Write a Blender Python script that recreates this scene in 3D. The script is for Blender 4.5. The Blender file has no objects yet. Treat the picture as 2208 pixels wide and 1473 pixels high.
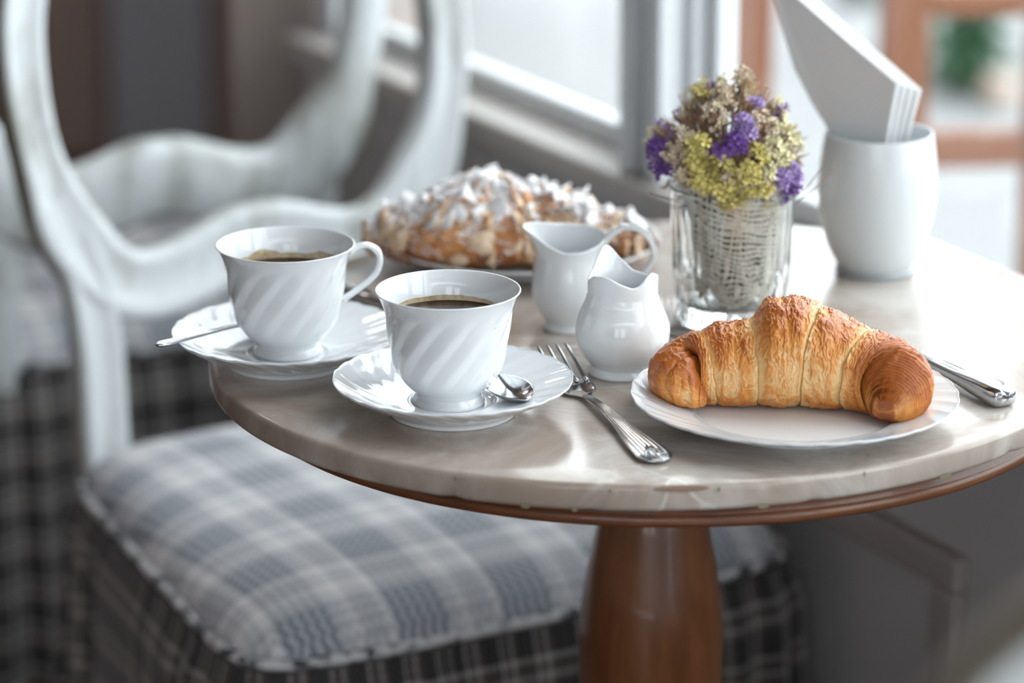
import bpy, math, random
import numpy as np
from mathutils import Vector, Matrix
R_ = random.Random(7)
PI = math.pi
sc = bpy.context.scene
COL = sc.collection

# ------------------------------------------------------------------ camera, world, light, exposure
CAM_H = 1.3635
cam_d = bpy.data.cameras.new('camera')
cam = bpy.data.objects.new('camera', cam_d); COL.objects.link(cam)
cam.location = (0, 0, CAM_H)
cam.rotation_euler = (math.radians(90-17), 0, 0)
cam_d.lens = 7000/2208*36
cam_d.sensor_width = 36
cam_d.clip_start = .05
cam_d.dof.use_dof = True
cam_d.dof.focus_distance = 1.985
cam_d.dof.aperture_fstop = 3.3
sc.camera = cam

w = bpy.data.worlds.new('world'); sc.world = w; w.use_nodes = True
bg = w.node_tree.nodes['Background']
bg.inputs[0].default_value = (.90, .955, 1.0, 1)
bg.inputs[1].default_value = 5.5
sc.view_settings.view_transform = 'Standard'
sc.view_settings.look = 'None'
sc.view_settings.gamma = 1
sc.view_settings.use_curve_mapping = False
sc.view_settings.exposure = -0.08
sc.cycles.use_denoising = True
sc.cycles.max_bounces = 14
sc.cycles.transmission_bounces = 12
sc.cycles.transparent_max_bounces = 16
sc.cycles.sample_clamp_indirect = 6

# the window wall: a vertical plane running past the table on the right; s = metres along it, towards the camera
NW = Vector((.882, .471, 0)).normalized()
AW = Vector((NW.y, -NW.x, 0))
def wall_pt(s, d, z): return NW*d + AW*s + Vector((0, 0, z))
WINDOWS = [(-2.93, -2.333), (-2.232, -1.25), (-1.13, -.15), (-.03, .95), (1.07, 2.05)]
SILL, HEAD = .70, 2.45
for i, (s0, s1) in enumerate(WINDOWS):
    L = bpy.data.lights.new('window_portal', 'AREA'); L.shape = 'RECTANGLE'
    L.size = s1-s0; L.size_y = HEAD-SILL; L.energy = 1
    L.cycles.is_portal = True
    o = bpy.data.objects.new('window_portal', L); COL.objects.link(o)
    o.location = wall_pt((s0+s1)/2, 1.50, (SILL+HEAD)/2)
    z = NW.copy(); y = Vector((0, 0, 1)); x = y.cross(z)
    o.rotation_euler = Matrix((x, y, z)).transposed().to_euler()

BACK_FILL_WIN = [(-1.9, -.9), (-.6, .5)]  # unseen windows added in the back wall for frontal fill light
for x0, x1 in BACK_FILL_WIN:
    L = bpy.data.lights.new('window_portal', 'AREA'); L.shape = 'RECTANGLE'
    L.size = x1-x0; L.size_y = 1.7; L.energy = 1; L.cycles.is_portal = True
    o = bpy.data.objects.new('window_portal', L); COL.objects.link(o)
    o.location = ((x0+x1)/2, -3.2, 1.65); o.rotation_euler = (PI/2, 0, PI)
    o.rotation_euler = Matrix((Vector((1, 0, 0)), Vector((0, 0, 1)), Vector((0, -1, 0)))).transposed().to_euler()

# fill light added to brighten the far wall (unseen, above left of view)
L = bpy.data.lights.new('rear_fill_light', 'POINT'); L.energy = 16; L.shadow_soft_size = .18; L.color = (1, .90, .82)
o = bpy.data.objects.new('rear_fill_light', L); COL.objects.link(o); o.location = (-1.3, 4.5, 2.3)

# ------------------------------------------------------------------ noise
def _h(ix, iy, iz, seed):
    n = (ix*374761393 + iy*668265263 + iz*2147483647 + seed*974634777) & 0xffffffff
    n = ((n ^ (n >> 13))*1274126177) & 0xffffffff
    n = n ^ (n >> 16)
    return (n & 0xffff)/65535.0
def vnoise(p, seed=0):
    p = np.asarray(p, float); i = np.floor(p).astype(np.int64); f = p-i; f = f*f*(3-2*f)
    r = 0
    for a in (0, 1):
        for b in (0, 1):
            for c in (0, 1):
                wgt = (f[..., 0] if a else 1-f[..., 0])*(f[..., 1] if b else 1-f[..., 1])*(f[..., 2] if c else 1-f[..., 2])
                r = r + wgt*_h(i[..., 0]+a, i[..., 1]+b, i[..., 2]+c, seed)
    return r*2-1
def fbm(p, oct=4, seed=0):
    p = np.asarray(p, float); r = 0; a = 1; t = 0
    for k in range(oct):
        r = r + a*vnoise(p*2**k, seed+k*17); t += a; a *= .5
    return r/t
def smooth(a, b, x):
    t = np.clip((np.asarray(x, float)-a)/(b-a), 0, 1); return t*t*(3-2*t)
def interp(xs, pts, n=None):
    """monotone-parameter Catmull-Rom through pts (k,d); xs in 0..k-1"""
    pts = np.asarray(pts, float); k = len(pts)
    i = np.clip(np.floor(xs).astype(int), 0, k-2); t = (xs-i)[:, None]
    p0 = pts[np.clip(i-1, 0, k-1)]; p1 = pts[i]; p2 = pts[i+1]; p3 = pts[np.clip(i+2, 0, k-1)]
    p0 = np.where((i == 0)[:, None], 2*p1-p2, p0); p3 = np.where((i == k-2)[:, None], 2*p2-p1, p3)
    return .5*((2*p1)+(-p0+p2)*t+(2*p0-5*p1+4*p2-p3)*t*t+(-p0+3*p1-3*p2+p3)*t**3)
def curve(pts, n):
    return interp(np.linspace(0, len(pts)-1, n), pts)

# ------------------------------------------------------------------ materials
def newmat(name):
    m = bpy.data.materials.new(name); m.use_nodes = True
    return m, m.node_tree.nodes, m.node_tree.links, m.node_tree.nodes['Principled BSDF']
def simple(name, col, rough=.5, metal=0, coat=0, spec=.5, sheen=0, sss=0):
    m, N, L, b = newmat(name)
    b.inputs['Base Color'].default_value = (*col, 1); b.inputs['Roughness'].default_value = rough
    b.inputs['Metallic'].default_value = metal; b.inputs['Coat Weight'].default_value = coat
    b.inputs['Specular IOR Level'].default_value = spec; b.inputs['Sheen Weight'].default_value = sheen
    if sss:
        b.inputs['Subsurface Weight'].default_value = sss; b.inputs['Subsurface Radius'].default_value = (.01, .008, .006)
        b.inputs['Subsurface Scale'].default_value = .3
    return m
def nd(N, t, **kw):
    n = N.new(t)
    for k, v in kw.items(): setattr(n, k, v)
    return n
def noise(N, L, vec, scale, detail=4, rough=.5, dist=0):
    n = N.new('ShaderNodeTexNoise'); n.inputs['Scale'].default_value = scale; n.inputs['Detail'].default_value = detail
    n.inputs['Roughness'].default_value = rough; n.inputs['Distortion'].default_value = dist
    if vec is not None: L.new(vec, n.inputs['Vector'])
    return n.outputs['Fac']
def ramp(N, L, fac, stops, interp_='LINEAR'):
    r = N.new('ShaderNodeValToRGB'); r.color_ramp.interpolation = interp_
    e = r.color_ramp.elements
    while len(e) < len(stops): e.new(.5)
    for k, (p, c) in enumerate(stops):
        e[k].position = p; e[k].color = (*c, 1) if len(c) == 3 else c
    L.new(fac, r.inputs[0]); return r.outputs[0]
def mix(N, L, fac, a, b, mode='MIX'):
    m = N.new('ShaderNodeMix'); m.data_type = 'RGBA'; m.blend_type = mode
    for s, v in ((m.inputs[0], fac), (m.inputs[6], a), (m.inputs[7], b)):
        if isinstance(v, (int, float)): s.default_value = v
        elif isinstance(v, tuple): s.default_value = (*v, 1)
        else: L.new(v, s)
    return m.outputs[2]
def mth(N, L, op, a, b=None, c=None):
    m = N.new('ShaderNodeMath'); m.operation = op
    for s, v in zip(m.inputs, (a, b, c)):
        if v is None: continue
        if isinstance(v, (int, float)): s.default_value = v
        else: L.new(v, s)
    return m.outputs[0]
def bump(N, L, b, h, strength=.3, dist=.001):
    n = N.new('ShaderNodeBump'); n.inputs['Strength'].default_value = strength; n.inputs['Distance'].default_value = dist
    L.new(h, n.inputs['Height']); L.new(n.outputs[0], b.inputs['Normal'])
def objvec(N, L, scale=(1, 1, 1), rot=(0, 0, 0), out='Object'):
    t = N.new('ShaderNodeTexCoord'); m = N.new('ShaderNodeMapping')
    m.inputs['Scale'].default_value = scale; m.inputs['Rotation'].default_value = rot
    L.new(t.outputs[out], m.inputs[0]); return m.outputs[0]

M = {}
M['porcelain'] = simple('porcelain', (.76, .78, .80), .10, coat=.3, sss=.0)
M['steel'] = simple('polished_steel', (.50, .515, .53), .13, metal=1)
M['coffee'] = simple('coffee', (.018, .006, .002), .04)
M['milk_glass'] = simple('milk_glass', (.62, .66, .68), .16, coat=.2)
M['napkin'] = simple('napkin_paper', (.66, .66, .67), .9)
M['petal_yellow'] = simple('yellow_petal', (.62, .54, .19), .8)
M['petal_pale'] = simple('pale_petal', (.80, .76, .50), .8)
M['petal_purple'] = simple('purple_petal', (.20, .09, .36), .8)
M['petal_lilac'] = simple('lilac_petal', (.44, .32, .62), .8)
M['petal_cream'] = simple('cream_bud', (.66, .56, .42), .8)
M['twig'] = simple('dry_twig', (.30, .19, .12), .9)
M['green_stem'] = simple('green_stem', (.035, .11, .06), .8)
M['exterior_wood'] = simple('outdoor_brown_wood', (.25, .10, .05), .5)
M['leaf'] = simple('outdoor_leaf', (.03, .12, .05), .6)
M['leaf_light'] = simple('outdoor_light_leaf', (.16, .27, .13), .6)
M['leaf_dark'] = simple('outdoor_dark_leaf', (.03, .07, .07), .6)
M['almond'] = simple('almond_flake', (.78, .58, .40), .6)
M['almond_toasted'] = simple('toasted_almond_flake', (.55, .27, .12), .6)
M['almond_sugared'] = simple('sugared_almond_flake', (.88, .87, .88), .85)

# thin window pane and thick tumbler glass
m, N, L, b = newmat('window_glass')
out = N['Material Output']; tr = nd(N, 'ShaderNodeBsdfTransparent'); gl = nd(N, 'ShaderNodeBsdfGlossy'); gl.inputs['Roughness'].default_value = .02
tr.inputs[0].default_value = (.97, .985, .98, 1)
ms = nd(N, 'ShaderNodeMixShader'); ms.inputs[0].default_value = .06
L.new(tr.outputs[0], ms.inputs[1]); L.new(gl.outputs[0], ms.inputs[2]); L.new(ms.outputs[0], out.inputs[0]); M['pane'] = m
m, N, L, b = newmat('tumbler_glass')
b.inputs['Base Color'].default_value = (.97, .99, .99, 1); b.inputs['Transmission Weight'].default_value = 1
b.inputs['Roughness'].default_value = .01; b.inputs['IOR'].default_value = 1.47; M['glass'] = m

m, N, L, b = newmat('piping_cord'); L.new(ramp(N, L, noise(N, L, objvec(N, L), 70, 3), [(.40, (.06, .065, .08)), (.52, (.62, .61, .62))]), b.inputs['Base Color']); b.inputs['Roughness'].default_value = .85; M['piping'] = m
# marble
m, N, L, b = newmat('marble')
v = objvec(N, L)
n1 = noise(N, L, v, 9, 6, .6, 1.2); n2 = noise(N, L, v, 3.2, 3, .5, .8); n3 = noise(N, L, v, 60, 3, .6)
c1 = ramp(N, L, n2, [(.28, (.30, .215, .165)), (.5, (.41, .335, .285)), (.68, (.56, .52, .48))])
c2 = ramp(N, L, n1, [(.38, (.27, .20, .155)), (.5, (.43, .37, .325)), (.62, (.64, .61, .58))])
c = mix(N, L, .5, c1, c2)
vo = nd(N, 'ShaderNodeTexVoronoi'); vo.feature = 'DISTANCE_TO_EDGE'; vo.inputs['Scale'].default_value = 14
vv = nd(N, 'ShaderNodeVectorMath'); vv.operation = 'ADD'
nn = nd(N, 'ShaderNodeTexNoise'); nn.inputs['Scale'].default_value = 12; nn.inputs['Detail'].default_value = 4; L.new(v, nn.inputs['Vector'])
sc_ = nd(N, 'ShaderNodeVectorMath'); sc_.operation = 'SCALE'; sc_.inputs['Scale'].default_value = .12
L.new(nn.outputs['Color'], sc_.inputs[0]); L.new(v, vv.inputs[0]); L.new(sc_.outputs[0], vv.inputs[1]); L.new(vv.outputs[0], vo.inputs['Vector'])
vein = ramp(N, L, vo.outputs['Distance'], [(0, (.85, .85, .85)), (.035, (0, 0, 0))])
patch = ramp(N, L, noise(N, L, v, 6, 2), [(.50, (0, 0, 0)), (.62, (1, 1, 1))])
vm = mix(N, L, 1.0, vein, patch, 'MULTIPLY')
c = mix(N, L, mth(N, L, 'MULTIPLY', vm, .55), c, (.72, .71, .70))
sp = ramp(N, L, n3, [(.25, (1, 1, 1)), (.30, (0, 0, 0))])
c = mix(N, L, mth(N, L, 'MULTIPLY', sp, .5), c, (.22, .17, .13))
L.new(c, b.inputs['Base Color']); b.inputs['Coat Weight'].default_value = .12; b.inputs['Coat Roughness'].default_value = .12
L.new(ramp(N, L, noise(N, L, v, 25, 4), [(.3, (.15, .15, .15)), (.7, (.25, .25, .25))]), b.inputs['Roughness'])
M['marble'] = m

def woodmat(name, dark, light, scale, rough, coat, axis=(1, 1, 1)):
    m, N, L, b = newmat(name)
    v = objvec(N, L, axis)
    n1 = noise(N, L, v, scale, 6, .6, .6); n2 = noise(N, L, v, scale*.18, 2, .5)
    mid = tuple((x+y)/2 for x, y in zip(dark, light))
    c = mix(N, L, .45, ramp(N, L, n1, [(.3, dark), (.5, mid), (.72, light)]), ramp(N, L, n2, [(.3, dark), (.7, light)]))
    L.new(c, b.inputs['Base Color']); b.inputs['Roughness'].default_value = rough; b.inputs['Coat Weight'].default_value = coat
    bump(N, L, b, n1, .15, .0006); return m
M['table_wood'] = woodmat('varnished_table_wood', (.085, .026, .009), (.27, .10, .032), 14, .32, .35, (4, 4, .6))
M['apron_wood'] = woodmat('apron_wood', (.06, .018, .008), (.24, .085, .03), 20, .4, .2, (1, 1, 9))
M['floor'] = woodmat('dark_floor_boards', (.035, .022, .018), (.10, .065, .055), 3, .4, .0, (1, 8, 1))
M['far_wall'] = woodmat('dark_brown_panelling', (.36, .28, .25), (.50, .39, .35), 1.5, .6, 0, (4, 4, .3))
M['far_wall_grey'] = simple('grey_blue_panelling', (.50, .53, .60), .6)
M['far_wall_dark'] = simple('charcoal_panelling', (.26, .21, .19), .6)
M['plaster'] = simple('taupe_wall_paint', (.34, .30, .285), .6)
M['wall_paint'] = simple('grey_wall_paint', (.47, .445, .44), .55)
M['sill_paint'] = simple('sill_paint', (.46, .43, .41), .4)
M['frame_paint'] = simple('window_frame_paint', (.74, .765, .79), .4)

# paving outside
m, N, L, b = newmat('pale_paving')
v = objvec(N, L); n1 = noise(N, L, v, .6, 4)
L.new(ramp(N, L, n1, [(.3, (.25, .255, .26)), (.7, (.285, .285, .285))]), b.inputs['Base Color']); b.inputs['Roughness'].default_value = .8
M['paving'] = m

# chair paint: pale grey-white with rubbed patches and painted-in shade on outer sides
m, N, L, b = newmat('rubbed_shaded_chair_paint')
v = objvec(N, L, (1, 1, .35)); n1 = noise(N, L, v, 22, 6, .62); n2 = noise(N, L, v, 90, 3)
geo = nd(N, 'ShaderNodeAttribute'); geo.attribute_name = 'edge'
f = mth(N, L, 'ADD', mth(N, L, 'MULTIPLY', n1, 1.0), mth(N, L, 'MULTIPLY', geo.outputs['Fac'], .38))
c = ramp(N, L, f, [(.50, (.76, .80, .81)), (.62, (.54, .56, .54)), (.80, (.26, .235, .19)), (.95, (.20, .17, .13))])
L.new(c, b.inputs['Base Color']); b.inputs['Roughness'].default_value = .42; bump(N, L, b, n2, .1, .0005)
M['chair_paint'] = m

def plaid(name, dark, midc, light, white, period=.086, pitch=.0086):
    """woven check: broad dark blocks of stepped fine lines, split by pairs of white bars, in both directions"""
    m, N, L, b = newmat(name)
    uv = nd(N, 'ShaderNodeTexCoord'); sep = nd(N, 'ShaderNodeSeparateXYZ'); L.new(uv.outputs['UV'], sep.inputs[0])
    cols = []; zones = []
    for ax in (0, 1):
        fr = mth(N, L, 'FRACT', mth(N, L, 'DIVIDE', sep.outputs[ax], period))
        cols.append(ramp(N, L, fr, [(0, midc), (.47, white), (.56, midc), (.60, light), (.64, midc), (.68, light), (.72, midc), (.76, white), (.86, light), (.95, midc)], 'CONSTANT'))
        zones.append(ramp(N, L, fr, [(0, (1, 1, 1)), (.47, (0, 0, 0))], 'CONSTANT'))
    base = mix(N, L, .5, cols[0], cols[1])
    lines = []
    for a, c_ in ((0, 1), (1, 0)):
        ph = mth(N, L, 'ADD', mth(N, L, 'MULTIPLY', sep.outputs[a], 2*PI/pitch), mth(N, L, 'MULTIPLY', mth(N, L, 'SINE', mth(N, L, 'MULTIPLY', sep.outputs[c_], 2*PI/pitch)), 1.1))
        lines.append(mth(N, L, 'GREATER_THAN', mth(N, L, 'SINE', ph), -.1))
    za, zb = zones
    both = mth(N, L, 'MULTIPLY', za, zb)
    fa = mth(N, L, 'MULTIPLY', mth(N, L, 'MULTIPLY', za, lines[0]), mth(N, L, 'ADD', .42, mth(N, L, 'MULTIPLY', zb, .5)))
    fb = mth(N, L, 'MULTIPLY', mth(N, L, 'MULTIPLY', zb, lines[1]), mth(N, L, 'ADD', .34, mth(N, L, 'MULTIPLY', both, -.16)))
    c = mix(N, L, mth(N, L, 'MAXIMUM', fa, fb), base, dark)
    L.new(c, b.inputs['Base Color'])
    b.inputs['Roughness'].default_value = .85; b.inputs['Sheen Weight'].default_value = .15
    bump(N, L, b, lines[0], .15, .0004)
    M[name] = m
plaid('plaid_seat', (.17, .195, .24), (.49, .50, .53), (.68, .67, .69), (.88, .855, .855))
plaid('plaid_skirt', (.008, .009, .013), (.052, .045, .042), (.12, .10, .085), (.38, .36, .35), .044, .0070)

# attribute coloured pastry
def pastry(name, rough, coat):
    m, N, L, b = newmat(name)
    a = nd(N, 'ShaderNodeAttribute'); a.attribute_name = 'crust'
    v = objvec(N, L); n1 = noise(N, L, v, 700, 3)
    L.new(mix(N, L, .12, a.outputs['Color'], ramp(N, L, n1, [(.3, (.3, .1, .03)), (.7, (.9, .6, .3))]), 'OVERLAY'), b.inputs['Base Color'])
    b.inputs['Roughness'].default_value = rough; b.inputs['Coat Weight'].default_value = coat; b.inputs['Coat Roughness'].default_value = .22
    b.inputs['Subsurface Weight'].default_value = .12; b.inputs['Subsurface Radius'].default_value = (.006, .003, .001); b.inputs['Subsurface Scale'].default_value = .4
    bump(N, L, b, noise(N, L, v, 420, 4), .25, .0006)
    M[name] = m
pastry('croissant_crust', .40, .22)
pastry('sugared_crust', .6, .05)
m, N, L, b = newmat('crema_stain')
v = objvec(N, L); n1 = noise(N, L, v, 160, 4)
L.new(ramp(N, L, n1, [(.3, (.36, .25, .13)), (.7, (.62, .52, .36))]), b.inputs['Base Color']); b.inputs['Roughness'].default_value = .15
M['stain'] = m
m, N, L, b = newmat('burlap_thread')
v = objvec(N, L); n1 = noise(N, L, v, 300, 3)
L.new(ramp(N, L, n1, [(.3, (.60, .53, .43)), (.7, (.86, .81, .73))]), b.inputs['Base Color']); b.inputs['Roughness'].default_value = .9
M['burlap'] = m

# ------------------------------------------------------------------ mesh helpers
def link(name, me, mat, parent=None, smooth_=True):
    o = bpy.data.objects.new(name, me); COL.objects.link(o)
    if mat is not None and not me.materials: me.materials.append(mat)
    if smooth_: me.polygons.foreach_set('use_smooth', [True]*len(me.polygons))
    if parent is not None: o.parent = parent
    return o
def mesh(name, V, F, mat, parent=None, smooth_=True):
    me = bpy.data.meshes.new(name); me.from_pydata([tuple(map(float, p)) for p in V], [], [tuple(map(int, f)) for f in F]); me.update()
    return link(name, me, mat, parent, smooth_)
def gridfaces(nv, nu, wrap, off=0):
    i = np.arange(nv-1)[:, None]; j = np.arange(nu if wrap else nu-1)[None, :]
    j2 = (j+1) % nu
    return np.stack([i*nu+j, i*nu+j2, (i+1)*nu+j2, (i+1)*nu+j], -1).reshape(-1, 4)+off
def gridmesh(name, X, mat, parent=None, wrap=True, capa=False, capb=False, smooth_=True, flip=False, uv=None):
    nv, nu = X.shape[:2]
    V = X.reshape(-1, 3); F = gridfaces(nv, nu, wrap)
    if flip: F = F[:, ::-1]
    me = bpy.data.meshes.new(name)
    caps = []
    if capa: caps.append(list(range(nu)) if flip else list(range(nu))[::-1])
    if capb: c = list(range((nv-1)*nu, nv*nu)); caps.append(c[::-1] if flip else c)
    nl = len(F)*4+sum(len(c) for c in caps)
    me.vertices.add(len(V)); me.vertices.foreach_set('co', V.ravel())
    me.loops.add(nl); li = np.concatenate([F.ravel()]+[np.array(c) for c in caps]); me.loops.foreach_set('vertex_index', li)
    st = list(np.arange(len(F))*4); tot = [4]*len(F); p = len(F)*4
    for c in caps: st.append(p); tot.append(len(c)); p += len(c)
    me.polygons.add(len(st)); me.polygons.foreach_set('loop_start', st); me.polygons.foreach_set('loop_total', tot)
    me.update(calc_edges=True); me.validate()
    if uv is not None:
        U = uv.reshape(-1, 2); ul = me.uv_layers.new(name='UVMap'); ul.data.foreach_set('uv', U[li].ravel())
    return link(name, me, mat, parent, smooth_)
def colattr(o, name, C):
    a = o.data.attributes.new(name, 'FLOAT_COLOR', 'POINT')
    C4 = np.ones((len(C), 4)); C4[:, :3] = C; a.data.foreach_set('color', C4.ravel())
def fattr(o, name, C):
    a = o.data.attributes.new(name, 'FLOAT', 'POINT'); a.data.foreach_set('value', np.asarray(C, float).ravel())
class MB:
    def __init__(s): s.V = []; s.F = []
    def add(s, V, F):
        o = len(s.V); s.V += [tuple(v) for v in V]; s.F += [tuple(i+o for i in f) for f in F]; return s
    def box(s, a, b_, T=None):
        P = [(x, y, z) for x in (a[0], b_[0]) for y in (a[1], b_[1]) for z in (a[2], b_[2])]
        if T: P = [T(*p) for p in P]
        return s.add(P, [(0, 1, 3, 2), (4, 6, 7, 5), (0, 4, 5, 1), (2, 3, 7, 6), (0, 2, 6, 4), (1, 5, 7, 3)])
    def tube(s, pts, r, n=6):
        pts = [Vector(p) for p in pts]; k = len(pts); rr = r if hasattr(r, '__len__') else [r]*k
        V = []; up = Vector((.13, .27, .95))
        for i in range(k):
            t = (pts[min(i+1, k-1)]-pts[max(i-1, 0)]).normalized(); x = t.cross(up).normalized(); y = t.cross(x)
            for j in range(n): a = 2*PI*j/n; V.append(pts[i]+(x*math.cos(a)+y*math.sin(a))*rr[i])
        F = [(i*n+j, i*n+(j+1) % n, (i+1)*n+(j+1) % n, (i+1)*n+j) for i in range(k-1) for j in range(n)]
        F += [tuple(range(n))[::-1], tuple(range((k-1)*n, k*n))]
        return s.add(V, F)
    def build(s, name, mat, parent=None, smooth_=False, bevel=0):
        o = mesh(name, s.V, s.F, mat, parent, smooth_)
        me = o.data; import bmesh
        bm = bmesh.new(); bm.from_mesh(me); bmesh.ops.recalc_face_normals(bm, faces=bm.faces); bm.to_mesh(me); bm.free()
        if bevel:
            md = o.modifiers.new('b', 'BEVEL'); md.width = bevel; md.segments = 2; md.limit_method = 'ANGLE'
        return o
def sweep(path, sec, N_, B_, closed=False, scale=None):
    """path (k,3); sec (m,2); frames N_,B_ (k,3)"""
    if scale is None: scale = np.ones((len(path), 2))
    return path[:, None, :]+N_[:, None, :]*(sec[None, :, 0:1]*scale[:, None, 0:1])+B_[:, None, :]*(sec[None, :, 1:2]*scale[:, None, 1:2])
def empty(name, loc=(0, 0, 0), rz=0):
    o = bpy.data.objects.new(name, None); COL.objects.link(o); o.location = loc; o.rotation_euler = (0, 0, rz); o.empty_display_size = .02; return o
def tag(o, label, cat, group=None):
    o['label'] = label; o['category'] = cat
    if group: o['group'] = group
    return o
def struct(o): o['kind'] = 'structure'; return o
def copy_tree(o, parent=None):
    c = o.copy(); COL.objects.link(c); c.parent = parent
    for ch in list(o.children): copy_tree(ch, c)
    return c

# ------------------------------------------------------------------ room shell
WT = lambda s, d, z: wall_pt(s, d, z)
mb = MB()
S0, S1 = -2.97, 3.2
mb.box((S0, 1.36, 0), (S1, 1.43, SILL-.03), WT); mb.box((S0, 1.36, HEAD), (S1, 1.395, 2.8), WT)
edges = [S0]+[x for w_ in WINDOWS for x in w_]+[S1]
struct(mb.build('wall_right', M['wall_paint']))
mb = MB()
for i in range(0, len(edges), 2): mb.box((edges[i], 1.36, SILL), (edges[i+1], 1.395, HEAD), WT)
struct(mb.build('trim_12', M['frame_paint']))
mb = MB().box((-4.5, -2.2, -.1), (3.6, 7.6, 0)); fl = struct(mb.build('floor', M['floor']))
# the floor stops at the window wall (outside is the paving)
fl.data.clear_geometry()
c0, c1 = WT(S0, 1.41, 0), WT(S1, 1.41, 0)
P = [(-4.5, 7.6), (-.26, 7.6), (c0.x, c0.y), (c1.x, c1.y), (-4.5, -3.0)]
V = [(x, y, 0) for x, y in P]+[(x, y, -.1) for x, y in P]; n = len(P)
fl.data.from_pydata(V, [], [tuple(range(n))[::-1], tuple(range(n, 2*n))]+[(i, (i+1) % n, n+(i+1) % n, n+i) for i in range(n)])
V2 = [(x, y, 2.8) for x, y in P]+[(x, y, 2.9) for x, y in P]
struct(mesh('ceiling', V2, [tuple(range(n))[::-1], tuple(range(n, 2*n))]+[(i, (i+1) % n, n+(i+1) % n, n+i) for i in range(n)], M['plaster'], smooth_=False))
struct(MB().box((-4.5, -3.0, 0), (-4.4, 7.6, 2.8)).build('wall_left', M['far_wall']))
mb = MB().box((-4.5, -3.1, 0), (c1.x+.3, -3.0, .8)); mb.box((-4.5, -3.1, 2.5), (c1.x+.3, -3.0, 2.8))
eb = [-4.5]+[x for w_ in BACK_FILL_WIN for x in w_]+[c1.x+.3]
for i in range(0, len(eb), 2): mb.box((eb[i], -3.1, .8), (eb[i+1], -3.0, 2.5))
struct(mb.build('wall_back', M['plaster']))
for i, (x0, x1) in enumerate(BACK_FILL_WIN):  # frames and panes of the added fill windows
    mb = MB().box((x0, -3.07, .8), (x1, -3.03, .85)); mb.box((x0, -3.07, 2.45), (x1, -3.03, 2.5)); mb.box((x0, -3.07, .85), (x0+.05, -3.03, 2.45)); mb.box((x1-.05, -3.07, .85), (x1, -3.03, 2.45)); mb.box(((x0+x1)/2-.02, -3.07, .85), ((x0+x1)/2+.02, -3.03, 2.45))
    f = struct(mb.build('window_%d' % (i+6), M['frame_paint']))
    for a_, b_ in ((x0+.05, (x0+x1)/2-.02), ((x0+x1)/2+.02, x1-.05)): MB().box((a_, -3.052, .85), (b_, -3.048, 2.45)).build('pane', M['pane'], f)
struct(MB().box((-.29, 3.30, 0), (-.13, 7.6, 2.8)).build('wall_return', M['far_wall_dark']))
fw = struct(MB().box((-4.5, 5.6, 0), (-.3, 5.75, 2.8)).build('wall_far', M['far_wall']))
# tall panels of the far wall, each its own piece
xs = [-2.6, -2.1, -1.66, -1.22, -.95, -.71, -.52, -.31]
mats = ['far_wall', 'far_wall_dark', 'far_wall', 'far_wall_dark', 'far_wall', 'far_wall_grey', 'far_wall']
for i in range(len(xs)-1):
    MB().box((xs[i]+.008, 5.57, .0), (xs[i+1]-.008, 5.60, 2.6)).build('wall_panel', M[mats[i]], fw, bevel=.004)
# sill board, apron moulding, panel mouldings
mb = MB().box((S0, 1.322, SILL-.024), (S1, 1.435, SILL), WT)
struct(mb.build('trim_1', M['sill_paint'], bevel=.004))
mb = MB().box((S0, 1.345, SILL-.085), (S1, 1.36, SILL-.024), WT)
struct(mb.build('trim_2', M['wall_paint'], bevel=.004))
def panel(s0, s1, z0, z1):
    mb = MB(); t = .028
    for a, b_ in (((s0, z0), (s1, z0+t)), ((s0, z1-t), (s1, z1)), ((s0, z0+t), (s0+t, z1-t)), ((s1-t, z0+t), (s1, z1-t))):
        mb.box((a[0], 1.345, a[1]), (b_[0], 1.361, b_[1]), WT)
    return mb
for i, (s0, s1) in enumerate([(-2.9, -2.42), (-2.32, -1.825), (-1.70, -1.2), (-1.08, -.5)]):
    struct(panel(s0, s1, .14, .508).build('trim_%d' % (i+3), M['plaster'], bevel=.004))
struct(MB().box((S0, 1.343, 0), (S1, 1.361, .09), WT).build('baseboard_right', M['plaster'], bevel=.003))
# window posts with half-round mouldings
for i in range(len(WINDOWS)-1):
    a, b_ = WINDOWS[i][1], WINDOWS[i+1][0]
    mb = MB().box((a+.022, 1.335, SILL), (a+.042, 1.361, HEAD), WT)
    mb.box((b_-.034, 1.335, SILL), (b_-.012, 1.361, HEAD), WT)
    mb.box((a+.052, 1.350, SILL), (b_-.044, 1.361, HEAD), WT)
    struct(mb.build('trim_%d' % (i+7), M['frame_paint'], bevel=.004))
for i, (s0, s1) in enumerate(WINDOWS):
    mb = MB(); t = .032
    mb.box((s0, 1.372, SILL), (s1, 1.392, SILL+.022), WT); mb.box((s0, 1.372, HEAD-t), (s1, 1.392, HEAD), WT)
    mb.box((s0, 1.372, SILL+.022), (s0+.018, 1.392, HEAD-t), WT); mb.box((s1-.018, 1.372, SILL+.022), (s1, 1.392, HEAD-t), WT)
    f = struct(mb.build('window_%d' % (i+1), M['frame_paint'], bevel=.003))
    MB().box((s0+.018, 1.381, SILL+.022), (s1-.018, 1.384, HEAD-t), WT).build('pane', M['pane'], f)
# outside paving
mb = MB().box((S0-30, 1.43, -.12), (S1+6, 40, -.04), WT)
struct(mb.build('pavement', M['paving']))

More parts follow.
